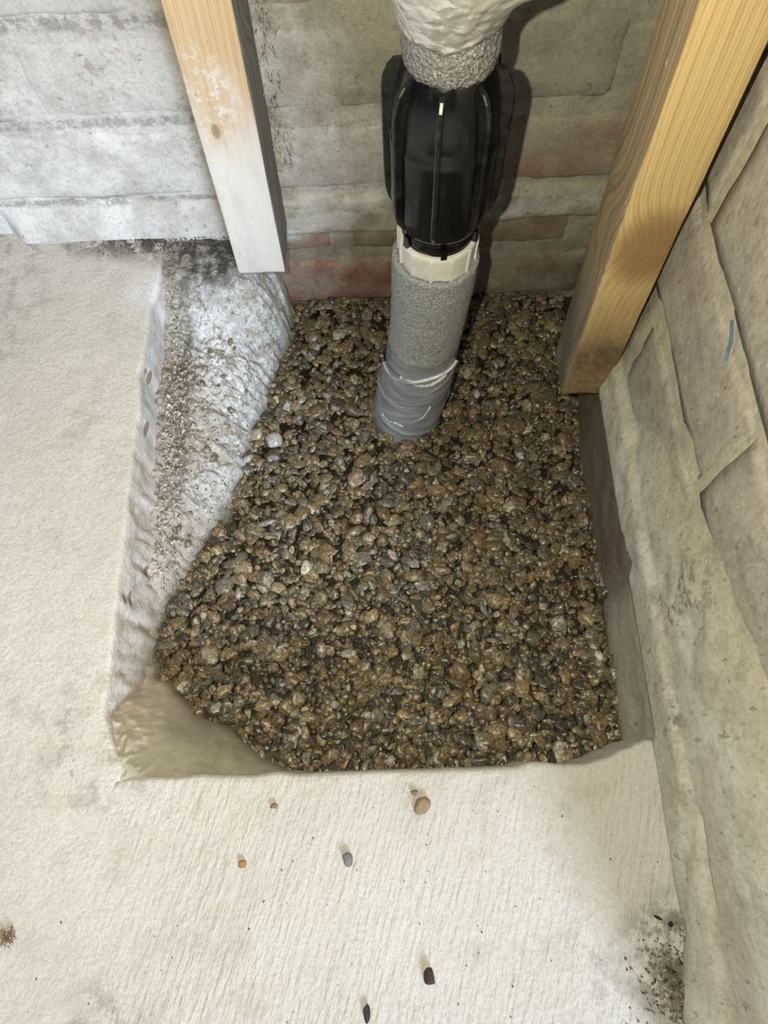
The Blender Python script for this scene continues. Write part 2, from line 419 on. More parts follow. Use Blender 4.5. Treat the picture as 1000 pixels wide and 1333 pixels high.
Xr = xl(ys)[:, None] + e[None, :, 0] * wav[:, None] + (0.0009 + 0.0035 * sst(0.28, 0.18, ys[:, None])) * sst(0.0, 0.02, -e[None, :, 1]) * fbm(ys[:, None] * 130 + 0 * e[None, :, 1], e[None, :, 1] * 130 + 0 * ys[:, None], 0, 3, 14)
Zr = floor_h(xl(ys), ys)[:, None] + e[None, :, 1]
Yr = ys[:, None] + 0 * Xr
XX, YY, ZZ = np.hstack([X, Xr]), np.hstack([Y, Yr]), np.hstack([Z, Zr])
fl.add(np.stack([XX, YY, ZZ], -1).reshape(-1, 3), grid_faces(XX.shape[0], XX.shape[1]))
x0 = float(xl(np.array(0.0)))
for (xa, xb, nx, roll) in ((-1.2, -0.45, 14, False), (-0.45, x0, 100, False), (x0, XR + 0.03, 170, True)):
    xs = np.linspace(xa, xb, nx)
    vs = np.array(line(0, 0.75, 14)[:-1] + line(0.75, 1, 95))
    Xn, Vn = np.meshgrid(xs, vs, indexing='ij')
    ye = yn(xs) if roll else np.zeros_like(xs)
    if roll: ye[0] = 0.0
    Yn = -1.2 + Vn * (ye[:, None] + 1.2)
    Zn = floor_h(Xn, Yn)
    if roll:
        Yr = ye[:, None] + e[None, :, 0]
        Zr = floor_h(xs, ye)[:, None] + e[None, :, 1]
        Xn, Yn, Zn = np.hstack([Xn, Xn[:, :len(e)]]), np.hstack([Yn, Yr]), np.hstack([Zn, Zr])
    fl.add(np.stack([Xn, Yn, Zn], -1).reshape(-1, 3), grid_faces(*Xn.shape))
fl.add([(XR + 0.03, -1.2, 0), (1.6, -1.2, 0), (1.6, 0.0, 0), (XR + 0.03, 0.0, 0)], [(0, 1, 2, 3)])
floor = link('floor', fl.mesh('floor', True), M_FLOOR)
tag(floor, 'pale brushed concrete floor slab around the gravel pit', kind='structure')

# soil under the gravel
gx, gy = np.meshgrid(np.linspace(-0.24, 0.22, 40), np.linspace(-0.02, 0.5, 40), indexing='ij')
pb = mesh_np('pit_base', np.stack([gx, gy, gz(gx, gy) - 0.0095], -1).reshape(-1, 3), grid_faces(40, 40))
tag(link('pit_base', pb, M_SOIL), 'dark wet soil bed beneath the gravel in the pit', kind='structure')

# broken concrete ledge along the left and near-left sides of the pit
lx, ly = np.meshgrid(np.linspace(-0.222, -0.055, 190), np.linspace(-0.004, YB + 0.01, 500), indexing='ij')
ld = ledge_dist(lx, ly) + (0.0045 * fbm(lx * 55, ly * 55, 0, 3, 36) + 0.002 * vn(lx * 210, ly * 210, 0, 37)) * sst(0.05, 0.09, ly)
back = sst(0.375, 0.425, ly + 0.10 * (lx + 0.15))
corner = sst(0.10, 0.03, ly)
top = -0.034 * (1 - back) * (1 - corner) - 0.010 * sst(0.30, 0.12, ly) * (1 - corner) - 0.003
L = 0.020 - 0.009 * back + 0.004 * corner
A = top - gz(lx, ly) + 0.012 * corner
rise = np.where(ld > 0, A * (1 - np.exp(-np.maximum(ld, 0) / L)), 1.7 * ld)
rough = (1 - 0.80 * sst(0.09, 0.04, ly) * sst(-0.19, -0.165, lx))
amp = sst(-0.003, 0.018, ld) * rough * (1 - 0.6 * back)
h = gz(lx, ly) + rise
h = h + amp * (0.0080 * fbm(lx * 42, ly * 42, 0, 4, 31, 0.65) + 0.0065 * np.abs(fbm(lx * 95, ly * 95, 0, 3, 32)) + 0.0026 * fbm(lx * 300, ly * 300, 0, 2, 33))
h = h - 0.006 * amp * np.exp(-((lx + 0.189) / 0.008) ** 2) * sst(0.2, 0.26, ly)
h = np.minimum(h, -0.0008 + 0.0016 * fbm(lx * 90, ly * 90, 0, 3, 35) + 0.0 * lx)
h = np.where(ld < -0.02, gz(lx, ly) - 0.05, h)
lm = mesh_np('rubble_ledge', np.stack([lx, ly, h], -1).reshape(-1, 3), grid_faces(190, 500))
at = lm.attributes.new('edge_distance', 'FLOAT', 'POINT')
at.data.foreach_set('value', np.maximum(ld, 0).ravel().astype(np.float32))
ledge = link('rubble_ledge', lm, M_LEDGE)
tag(ledge, 'broken concrete ledge with white salt crust at the pit\'s left side', kind='structure')
def ledge_z(x, y):
    i = int(round((x + 0.222) / 0.167 * 189)); j = int(round((y + 0.004) / (YB + 0.014) * 499))
    return float(h[min(max(i, 0), 189), min(max(j, 0), 499)])

# ------------------------------------------------------------------ brick walls
def brick_mesh(Lb, Hb, Db, seed, rough=0.0012, rnd=0.004):
    """u along, v up, w outward; front face uneven, arrises worn; 12 x 6 front"""
    nu, nv = 15, 7
    u = (np.linspace(-1, 1, nu)); v = np.linspace(-1, 1, nv)
    u = np.sign(u) * (1 - (1 - np.abs(u)) ** 1.25); v = np.sign(v) * (1 - (1 - np.abs(v)) ** 1.25)
    Ug, Vg = np.meshgrid(u, v, indexing='ij')
    su, sv = Ug * Lb / 2, Vg * Hb / 2
    du, dv = Lb / 2 - np.abs(su), Hb / 2 - np.abs(sv)
    dd = np.minimum(du, dv)
    ww = -rnd * np.exp(-dd / 0.0022) + rough * fbm(su * 45, sv * 45, seed * 3.7, 3, seed)
    jit = 0.0016 * vn(su * 90, sv * 90, seed * 1.3, seed + 5)
    su = su + jit * (du < 1e-6); sv = sv + jit * (dv < 1e-6)
    V = np.stack([su, sv, ww], -1).reshape(-1, 3)
    F = grid_faces(nu, nv)
    ring = [i * nv for i in range(nu)] + [(nu - 1) * nv + j for j in range(1, nv)] + [i * nv + nv - 1 for i in range(nu - 2, -1, -1)] + [j for j in range(nv - 2, 0, -1)]
    o = len(V)
    V = np.vstack([V, [(V[i][0], V[i][1], -Db) for i in ring]])
    nr = len(ring)
    F += [(ring[k], ring[(k + 1) % nr], o + (k + 1) % nr, o + k) for k in range(nr)]
    F.append(tuple(o + k for k in range(nr)))
    return V, F
def axis(*parts):
    o = []
    for a, b, n in parts: o += line(a, b, n)[:-1]
    o.append(parts[-1][1])
    return np.array(o)

# back wall: bed of mortar, bricks set in it
xs = axis((-1.2, -0.5, 12), (-0.5, 0.26, 250), (0.26, 0.30, 3))
zs = axis((-0.16, 0.33, 165), (0.33, 1.35, 30))
WX, WZ = np.meshgrid(xs, zs, indexing='ij')
nzv = fbm(WX * 30, WZ * 30, 0, 4, 41)
off = 0.0016 + 0.0016 * nzv
zt = 0.028 + 0.003 * nzv
fil = sst(-0.10, -0.122, WX) * sst(-0.345, -0.325, WX)
prof = np.sqrt(np.clip((zt - WZ) / 0.028, 0, 1)) * sst(-0.03, -0.01, WZ)
off = off - fil * 0.0155 * prof * (1 + 0.15 * nzv)
zb = -0.012 + 0.010 * sst(-0.01, 0.18, WX) + 0.004 * fbm(WX * 25, 0.3, 0, 3, 44)
sm = sst(-0.115, -0.10, WX) * sst(0.030, 0.026, WZ + 0.002 * nzv) * sst(zb - 0.003, zb + 0.001, WZ)
off = off - sm * 0.0062
wb = mesh_np('wall_back', np.stack([WX, YB + off, WZ], -1).reshape(-1, 3), grid_faces(len(xs), len(zs)), fix=False)
wall_back = link('wall_back', wb, M_MORTAR_B)
tag(wall_back, 'old limewashed brick wall behind the pipe', kind='structure')
if wb.polygons[0].normal.y > 0: wb.flip_normals()
PAL_B = [(0.34, 0.30, 0.275), (0.38, 0.34, 0.27), (0.33, 0.31, 0.265), (0.35, 0.275, 0.23)]
k = 0
for c, z0 in enumerate(BED_B):
    if z0 > 0.47: continue
    off_x = -0.04 if c % 2 else 0.0725
    for b in range(-4, 3):
        cx = off_x + 0.225 * b + 0.1125
        xa, xb = cx - 0.1075, cx + 0.1075
        xb = min(xb, XR + 0.03)
        if xb - xa < 0.03: continue
        rough = 0.0013
        V, F = brick_mesh(xb - xa, 0.0655, 0.05, 100 + k, rough)
        me = mesh_np('brick', V, F, True)
        o = link('brick', me, M_BRICK_B, wall_back)
        o.matrix_local = Matrix(((1, 0, 0, (xa + xb) / 2), (0, 0, -1, YB - 0.0005 + random.uniform(-0.0006, 0.0014)), (0, 1, 0, z0 + 0.00475 + 0.0328), (0, 0, 0, 1))) @ Matrix.Rotation(R(random.uniform(-0.35, 0.35)), 4, 'Z')
        cc = PAL_B[k % 4]
        if z0 < -0.03: cc = (0.31, 0.115, 0.085) if cx < 0.0 else (0.22, 0.15, 0.115)
        if 0.02 < z0 < 0.04 and cx > 0.05: cc = (0.30, 0.205, 0.155)
        if 0.09 < z0 < 0.11 and cx > 0: cc = (0.26, 0.245, 0.20)
        o.color = (*cc, 1)
        k += 1

# right wall
ysr = axis((WALL_END, -0.13, 12), (-0.13, YB + 0.01, 210))
zsr = axis((-0.16, 0.36, 175), (0.36, 1.35, 30))
WY, WZ = np.meshgrid(ysr, zsr, indexing='ij')
nzv = fbm(WY * 26, WZ * 26, 3.3, 4, 51)
off = 0.0014 + 0.0012 * nzv + 0.14 * np.maximum(0, WY - 0.279)
skim = sst(0.20, 0.11, WZ + 0.42 * WY + 0.02 * nzv)
off = off - 0.0046 * skim * sst(-0.3, 0.25, nzv + 0.35 * skim)
band = sst(0.046, 0.036, WZ + 0.003 * nzv)
off = off - 0.0040 * band
lip = 0.0055 + 0.002 * fbm(WY * 40, 0.0, 0, 3, 52) - 0.05 * sst(0.02, 0.01, WY)
notch = np.exp(-((WY - 0.139) / 0.006) ** 2) * sst(0.035, 0.0, WZ)
under = sst(lip + 0.0012, lip - 0.0012, WZ)
off = off + under * (0.0085 + 0.003 * nzv - 0.003 * sst(0.13, 0.02, WY)) + 0.004 * notch
off = off - 0.010 * np.exp(-((WY + 0.14) / 0.035) ** 2 - ((WZ) / 0.03) ** 2) * (0.6 + 0.8 * nzv)
cr = np.exp(-((WZ - 0.0455 - 0.0015 * vn(WY * 60, 1, 0, 3)) / 0.0016) ** 2) * sst(-0.085, -0.06, WY) * sst(-0.02, -0.035, WY)
off = off + 0.0045 * cr
wr_me = mesh_np('wall_right', np.stack([XR + off, WY, WZ], -1).reshape(-1, 3), grid_faces(len(ysr), len(zsr)))
if wr_me.polygons[0].normal.x > 0: wr_me.flip_normals()
wall_right = link('wall_right', wr_me, M_MORTAR_R)
tag(wall_right, 'grey-brown brick wall with yellowish joints and pale skim low down', kind='structure')
# body of the wall behind the face, and its end at the doorway
V = [(x, y, z) for x in (XR + 0.012, XR + 0.115) for y in (WALL_END, 0.28) for z in (-0.16, 1.35)]
core = mesh_np('wall_core', V, [(0, 1, 3, 2), (4, 6, 7, 5), (0, 4, 5, 1), (2, 3, 7, 6), (1, 5, 7, 3), (0, 2, 6, 4)], True)
link('wall_core', core, M_MORTAR_R, wall_right, smooth=False)
PAL_R = [(0.34, 0.305, 0.265), (0.31, 0.28, 0.245), (0.35, 0.31, 0.26), (0.325, 0.295, 0.26)]
k = 0
for c, z0 in enumerate(BED_R):
    if z0 > 0.5: continue
    # bond: joint at y=0.275 above the 0.19 bed, at y=0.15 above the 0.115 bed
    oy = 0.275 if (c % 2 == 0) else 0.15
    for b in range(-3, 3):
        ya, yb = oy + 0.225 * b + 0.004, oy + 0.225 * (b + 1) - 0.004
        ya = max(ya, WALL_END + 0.004); yb = min(yb, YB - 0.003)
        if yb - ya < 0.03: continue
        V, F = brick_mesh(yb - ya, 0.0675, 0.04, 300 + k, 0.0011, 0.0010)
        me = mesh_np('brick', V, F, True)
        o = link('brick', me, M_BRICK_R, wall_right)
        deep = 0.0082 if z0 < 0 else random.uniform(-0.0004, 0.0008)
        if -0.05 < z0 < 0: 
            deep = 0.0095
        turn = (ya + yb) / 2 > 0.33
        o.matrix_local = Matrix.Translation((XR + deep + (0.14 * ((ya + yb) / 2 - 0.279) if turn else 0.0), (ya + yb) / 2, z0 + 0.0375)) @ Matrix.Rotation(-math.atan(0.14) if turn else 0.0, 4, 'Z') @ Matrix(((0, 0, -1, 0), (-1, 0, 0, 0), (0, 1, 0, 0), (0, 0, 0, 1))) @ Matrix.Rotation(R(random.uniform(-0.4, 0.4)), 4, 'Z')
        cc = PAL_R[k % 4]
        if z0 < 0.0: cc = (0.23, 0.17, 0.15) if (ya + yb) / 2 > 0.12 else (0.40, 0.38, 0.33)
        o.color = (*cc, 1)
        k += 1
# scratched square and a blue chalk stroke on the face of the right wall
def stroke(name, pts, wd, mat, parent):
    b = MB()
    for (p, q) in zip(pts[:-1], pts[1:]):
        p, q = Vector(p), Vector(q)
        d = (q - p).normalized(); nrm = Vector((-1, 0, 0)); s = d.cross(nrm) * wd / 2
        b.add([p - s, p + s, q + s, q - s, p - s + nrm * 0.0004, p + s + nrm * 0.0004, q + s + nrm * 0.0004, q - s + nrm * 0.0004],
              [(4, 5, 6, 7), (0, 1, 5, 4), (1, 2, 6, 5), (2, 3, 7, 6), (3, 0, 4, 7), (0, 3, 2, 1)])
    return link(name, b.mesh(name), mat, parent, smooth=False)
def plain(name, col, rough=0.8, var=0.25, sc=120, bump=0.3, bd=0.0006, **kw):
    n = NT(name); P = n.pos()
    f = n.noise(P, sc, 4, 0.6)
    c = n.mix(n.mr(f, 0.35, 0.65), tuple(q * (1 - var) for q in col), tuple(min(1, q * (1 + var)) for q in col))
    return n.done(c, rough, n.bump(f, bump, bd), **kw)
M_CHALK = plain('blue_chalk', (0.10, 0.21, 0.29), 0.9)
M_CRACK = plain('dirt_in_crack', (0.10, 0.085, 0.065), 0.9)
tag(stroke('chalk_mark', [(XR - 0.0012, 0.208, 0.195), (XR - 0.0012, 0.1995, 0.190), (XR - 0.0012, 0.1935, 0.181)], 0.0022, M_CHALK, wall_right), 'blue chalk stroke')

# ------------------------------------------------------------------ timber battens
def m_wood(name, kind, shear=-0.036):
    n = NT(name); P0 = n.obj(); q = n.sep(P0)
    cb = n.new('ShaderNodeCombineXYZ')
    n.put(cb.inputs[0], n.ma('SUBTRACT', q[0], n.ma('MULTIPLY', q[2], shear))); n.put(cb.inputs[1], q[1]); n.put(cb.inputs[2], q[2])
    P = cb.outputs[0]; xyz = n.sep(P)          # straightened so that the grain runs along the timber
    wob = n.noise(n.mapv(P, sc=(20, 20, 3.5)), 1.0, 3, 0.5)
    kz, kx = (0.162, 0.005) if kind != 'pale' else (0.9, 0.0)
    dz = n.ma('SUBTRACT', xyz[2], kz); dx = n.ma('SUBTRACT', xyz[0], kx)
    d2 = n.ma('ADD', n.ma('POWER', n.ma('DIVIDE', dz, 0.030), 2.0), n.ma('POWER', n.ma('DIVIDE', dx, 0.022), 2.0))
    kn = n.ma('EXPONENT', n.ma('MULTIPLY', d2, -1.0))
    r = n.ma('ADD', n.ma('ADD', xyz[0], n.ma('MULTIPLY', xyz[1], 0.35)), n.ma('ADD', n.ma('MULTIPLY', wob, 0.015), n.ma('MULTIPLY', kn, -0.016)))
    ring = n.ma('SINE', n.ma('MULTIPLY', r, 3300.0))
    ring2 = n.ma('SINE', n.ma('MULTIPLY', r, 1230.0))
    g = n.ma('ADD', n.ma('MULTIPLY', ring, 0.20), n.ma('MULTIPLY', ring2, 0.16))
    fib = n.noise(n.mapv(P, sc=(420, 420, 9)), 1.0, 4, 0.6)
    g = n.ma('ADD', n.ma('ADD', g, 0.5), n.ma('MULTIPLY', n.ma('SUBTRACT', fib, 0.5), 0.9))
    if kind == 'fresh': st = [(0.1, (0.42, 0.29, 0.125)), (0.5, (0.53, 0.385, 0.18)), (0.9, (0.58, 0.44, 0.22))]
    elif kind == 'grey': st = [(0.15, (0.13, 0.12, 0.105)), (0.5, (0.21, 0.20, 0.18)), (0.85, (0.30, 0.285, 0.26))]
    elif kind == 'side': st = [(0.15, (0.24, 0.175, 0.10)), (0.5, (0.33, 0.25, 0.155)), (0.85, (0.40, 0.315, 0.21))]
    else: st = [(0.05, (0.46, 0.32, 0.18)), (0.5, (0.53, 0.385, 0.235)), (0.95, (0.58, 0.45, 0.30))]
    col = n.ramp(g, st)
    blot = n.noise(n.mapv(P, sc=(45, 45, 14)), 1.0, 5, 0.65)
    if kind == 'fresh':
        core = n.mr(d2, 1.6, 0.2, 0, 0.75)
        col = n.mix(core, col, (0.215, 0.115, 0.045))
        dirt = n.ma('MULTIPLY', n.blob(P, (0.0, -0.02, 0.050), (0.020, 0.1, 0.020), 0.6), n.mr(blot, 0.3, 0.55))
        col = n.mix(n.ma('MULTIPLY', dirt, 0.9), col, (0.035, 0.030, 0.024))
        low = n.ma('MULTIPLY', n.mr(n.ma('ADD', xyz[2], n.ma('MULTIPLY', n.ma('SUBTRACT', blot, 0.5), 0.10)), 0.14, 0.035), 0.78)
        col = n.mix(low, col, n.mix(n.mr(n.noise(P, 190, 4, 0.7), 0.42, 0.62), (0.24, 0.165, 0.085), (0.12, 0.085, 0.05)))
    elif kind in ('side', 'grey'):
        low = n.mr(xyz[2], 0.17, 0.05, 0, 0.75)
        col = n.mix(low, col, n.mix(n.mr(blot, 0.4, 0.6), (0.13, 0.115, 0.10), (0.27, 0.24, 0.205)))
    else:
        up = n.ma('ADD', xyz[2], n.ma('MULTIPLY', n.ma('SUBTRACT', blot, 0.5), 0.16))
        lime = n.ma('MULTIPLY', n.mr(up, 0.20, 0.10), 0.92)
        col = n.mix(lime, col, n.mix(n.mr(blot, 0.35, 0.6), (0.66, 0.655, 0.655), (0.76, 0.77, 0.79)))
        spl = n.ma('MULTIPLY', n.blob(P, (-0.006, -0.028, 0.165), (0.016, 0.05, 0.03), 0.6), n.mr(n.noise(P, 150, 4, 0.7), 0.50, 0.60, 0, 0.8))
        col = n.mix(spl, col, (0.68, 0.67, 0.66))
        pt = n.mr(n.noise(P, 170, 3, 0.6), 0.67, 0.73, 0, 0.5)
        col = n.mix(pt, col, (0.25, 0.20, 0.15))
        kn2 = n.blob(P, (-0.008, -0.029, 0.142), (0.0028, 0.02, 0.006), 0.4)
        col = n.mix(n.ma('MULTIPLY', kn2, 0.7), col, (0.24, 0.14, 0.07))
    fl = n.ma('MULTIPLY', n.mr(n.vor(n.mapv(P, sc=(1, 1, 0.6)), 120), 0.12, 0.07), n.mr(n.vor(n.mapv(P, sc=(1, 1, 0.6)), 120, out='Color'), 0.82, 0.84))
    col = n.mix(fl, col, (0.64, 0.58, 0.46))
    b = n.bump(g, 0.3, 0.0006)
    b = n.bump(n.noise(P, 260, 3), 0.35, 0.0008, b)
    return n.done(col, 0.62, b, spec=0.35)
M_FRESH, M_SIDE, M_PALE = m_wood('fresh_sawn_pine', 'fresh'), m_wood('side_pine', 'side'), m_wood('limewashed_pine', 'pale', 0.022)  # the second is a darker brown for the right batten's side faces
M_SIDEGREY = m_wood('dusty_shaded_pine', 'grey', 0.022)  # left batten's side faces: shade put into the colour over dusty grey

def batten(name, wd, dp, ht, shear, mats, seed, ragged=0.0012):
    """square sawn timber: local origin at the middle of its foot; rounded arrises, slight waviness"""
    r = 0.0016
    prof = []
    for (sx, sy, a0) in ((1, -1, -90), (1, 1, 0), (-1, 1, 90), (-1, -1, 180)):
        for a in (0, 45, 90):
            t = R(a0 + a)
            prof.append((sx * (wd / 2 - r) + r * math.cos(t), sy * (dp / 2 - r) + r * math.sin(t)))
    # extra points along the faces
    P2 = []
    for i, p in enumerate(prof):
        q = prof[(i + 1) % len(prof)]
        P2.append(p)
        if i % 3 == 2:
            for f in (0.2, 0.4, 0.6, 0.8): P2.append((p[0] + (q[0] - p[0]) * f, p[1] + (q[1] - p[1]) * f))
    P2 = np.array(P2)
    zz = np.concatenate([[0, 0.002, 0.005], np.linspace(0.01, 0.4, 80), np.linspace(0.41, ht, 30)])
    n = len(P2)
    PX = np.repeat(P2[None, :, 0], len(zz), 0); PY = np.repeat(P2[None, :, 1], len(zz), 0); PZ = np.repeat(zz[:, None], n, 1)
    d = 0.0006 * fbm(PX * 30, PZ * 14, PY * 30, 3, seed)
    PX = PX + np.sign(PX) * d; PY = PY + np.sign(PY) * d
    PX[0] *= 0.985; PY[0] *= 0.985
    PZ[:2] += ragged * vn(PX[:2] * 220, PY[:2] * 220, 0, seed + 2)
    V = np.stack([PX + shear[0] * PZ, PY + shear[1] * PZ, PZ], -1).reshape(-1, 3)
    F = grid_faces(len(zz), n, wrap=True)
    F.append(tuple(range(n))); F.append(tuple((len(zz) - 1) * n + i for i in range(n)))
    me = mesh_np(name, V, F, True)
    for m in mats: me.materials.append(m)
    if len(mats) > 1:
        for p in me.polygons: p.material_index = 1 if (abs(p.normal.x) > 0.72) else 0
    return link(name, me)
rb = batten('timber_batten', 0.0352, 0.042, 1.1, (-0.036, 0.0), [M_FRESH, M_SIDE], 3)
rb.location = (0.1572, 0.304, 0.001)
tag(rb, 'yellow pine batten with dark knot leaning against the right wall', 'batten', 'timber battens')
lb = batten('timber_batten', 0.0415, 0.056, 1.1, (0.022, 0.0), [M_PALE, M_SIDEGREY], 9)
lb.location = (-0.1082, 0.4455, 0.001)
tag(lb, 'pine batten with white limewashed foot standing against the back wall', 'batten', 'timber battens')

# ------------------------------------------------------------------ the pipe
def tube(path, nseg, ns, dr=None, cap=(True, True), thick=0.0):
    """path: (x, y, z, r); dr(angle, t, z) adds to the radius"""
    P = np.array(path, float)
    s = np.concatenate([[0], np.cumsum(np.linalg.norm(np.diff(P[:, :3], axis=0), axis=1))]); s /= s[-1]
    t = np.linspace(0, 1, ns)
    # smooth interpolation (Catmull-like through cubic of neighbours)
    def interp(c):
        m = np.gradient(P[:, c], s)
        i = np.clip(np.searchsorted(s, t, side='right') - 1, 0, len(s) - 2)
        hh = s[i + 1] - s[i]; u = (t - s[i]) / hh
        return (2 * u**3 - 3 * u**2 + 1) * P[i, c] + (u**3 - 2 * u**2 + u) * hh * m[i] + (-2 * u**3 + 3 * u**2) * P[i + 1, c] + (u**3 - u**2) * hh * m[i + 1]
    C = np.stack([interp(0), interp(1), interp(2)], -1); rr = interp(3)
    T = np.gradient(C, axis=0); T /= np.linalg.norm(T, axis=1)[:, None]
    Ux = np.array([1.0, 0, 0]) - T * T[:, :1]; Ux /= np.linalg.norm(Ux, axis=1)[:, None]
    Uy = np.cross(T, Ux)
    a = np.linspace(0, 2 * np.pi, nseg, endpoint=False)
    AA, TT = np.meshgrid(a, t)
    rad = np.repeat(rr[:, None], nseg, 1)
    if dr is not None: rad = rad + dr(AA, TT, C[:, 2][:, None] + 0 * AA)
    V = C[:, None, :] + rad[..., None] * (np.cos(AA)[..., None] * Ux[:, None, :] + np.sin(AA)[..., None] * Uy[:, None, :])
    V = V.reshape(-1, 3)
    F = grid_faces(ns, nseg, wrap=True)
    if cap[0]: F.append(tuple(range(nseg)))
    if cap[1]: F.append(tuple((ns - 1) * nseg + i for i in range(nseg)))
    return V, F, (C, rr)
def lathe(prof, nseg, cx, cy):
    a = np.linspace(0, 2 * np.pi, nseg, endpoint=False)
    V = [(cx + r * math.cos(t), cy + r * math.sin(t), z) for (r, z) in prof for t in a]
    return V, grid_faces(len(prof), nseg, wrap=True)

def m_foam(name, c0, c1, bd, sc):
    n = NT(name); P = n.obj()
    v = n.vor(P, sc, 'SMOOTH_F1'); f = n.noise(P, sc * 0.9, 3, 0.7)
    col = n.mix(n.mr(f, 0.35, 0.65), c0, c1)
    col = n.mix(n.mr(n.noise(P, sc * 1.6, 2, 0.6), 0.60, 0.68, 0, 0.9), col, (0.66, 0.68, 0.68))  # glints of the foam cells painted as pale specks
    b = n.bump(v, 0.9, bd); b = n.bump(f, 0.8, bd, b)
    return n.done(col, 0.55, b, spec=0.5)
M_FOAM_UP = m_foam('grey_foam_coarse', (0.15, 0.15, 0.148), (0.33, 0.335, 0.33), 0.0014, 560)
M_FOAM_LO = m_foam('grey_foam_fine', (0.20, 0.215, 0.225), (0.46, 0.485, 0.505), 0.0010, 800)
def m_black():
    n = NT('black_plastic'); P = n.obj()
    sc = n.noise(n.mapv(P, sc=(160, 160, 30)), 1.0, 4, 0.65)
    col = n.mix(n.mr(sc, 0.50, 0.74), (0.003, 0.0035, 0.0045), (0.016, 0.017, 0.017))
    return n.done(col, n.mr(sc, 0.3, 0.7, 0.14, 0.28), n.bump(sc, 0.08, 0.0005), spec=0.55)
M_BLACK = m_black()
M_SCUFF = plain('scuffed_black_plastic', (0.012, 0.013, 0.0125), 0.28, 0.6, 150, 0.1, spec=0.55)
M_WHITE = plain('white_plastic', (0.74, 0.735, 0.70), 0.38, 0.06, 90, 0.05)
def m_foil():
    n = NT('aluminium_foil_tape'); P = n.obj()
    v1 = n.vor(n.mapv(P, rot=(0.3, 0.5, 0.2), sc=(1, 1, 2.2)), 62, 'DISTANCE_TO_EDGE'); v2 = n.noise(P, 55, 4, 0.6, 1.2)
    b = n.bump(n.mr(v1, 0, 0.35), 0.4, 0.0014); b = n.bump(v2, 0.5, 0.003, b); b = n.bump(n.noise(P, 300, 2), 0.15, 0.0005, b)
    return n.done((0.80, 0.79, 0.75), n.mr(v2, 0.3, 0.7, 0.22, 0.40), b, metal=0.62, spec=0.6)
M_FOIL = m_foil()
def m_tape():
    n = NT('grey_duct_tape'); P = n.obj()
    cr = n.noise(n.mapv(P, rot=(0, R(22), 0), sc=(30, 30, 170)), 1.0, 3, 0.5, 0.6)
    b = n.bump(cr, 0.5, 0.002); b = n.bump(n.noise(P, 60, 3), 0.4, 0.002, b)
    col = n.mix(n.mr(cr, 0.4, 0.7), (0.22, 0.24, 0.285), (0.31, 0.335, 0.395))
    return n.done(col, 0.22, b, spec=0.8)
M_TAPE = m_tape()

AX, AY = 0.0392, 0.36
pipe = empty('water_pipe', (AX, AY, 0))
tag(pipe, 'lagged water pipe with black coupling rising from the gravel', 'pipe')
def part(name, mb, mat, parent=pipe, smooth=True, sharp=None):
    me = mb.mesh(name)
    o = link(name, me, mat, None, smooth)
    if sharp:
        me.set_sharp_from_angle(angle=R(sharp))
    o.parent = parent
    o.matrix_parent_inverse = parent.matrix_world.inverted() if parent.parent else Matrix.Translation(-Vector(parent.location)) if parent is pipe else Matrix()
    return o
bpy.context.view_layer.update()
# lower lagging: leans forward and left towards the gravel
low_path = [(0.0385, 0.3600, 0.082, 0.0325), (0.0378, 0.3590, 0.06, 0.0325), (0.0362, 0.3570, 0.030, 0.0316), (0.0310, 0.3495, -0.020, 0.0305), (0.0250, 0.3405, -0.060, 0.0305), (0.0150, 0.3275, -0.105, 0.0300), (0.0085, 0.3190, -0.135, 0.0300)]
V, F, (LC, LR) = tube(low_path, 72, 90, lambda a, t, z: 0.0007 * fbm(np.cos(a) * 6, np.sin(a) * 6, z * 200, 3, 61) + 0.0004 * vn(np.cos(a) * 30, np.sin(a) * 30, z * 900, 62), cap=(False, True))
mb = MB(); mb.add(V, F)
# sleeve mouth: the lip turns in to the nut
a = np.linspace(0, 2 * np.pi, 72, endpoint=False)
top = V[:72]
ctr = top.mean(0)
inner = [tuple(ctr + (p - ctr) * 0.86 + np.array([0, 0, 0.0008 * vn(np.cos(t) * 9, np.sin(t) * 9, 0, 63)])) for p, t in zip(top, a)]
deep = [tuple(ctr + (p - ctr) * 0.84 + np.array([0, 0, -0.02])) for p in top]
mb.add(list(map(tuple, top)) + inner + deep, grid_faces(3, 72, wrap=True))
foam_lo = part('foam_sleeve', mb, M_FOAM_LO)
foam_lo['label'] = 'grey foam lagging sleeve below the white nut'
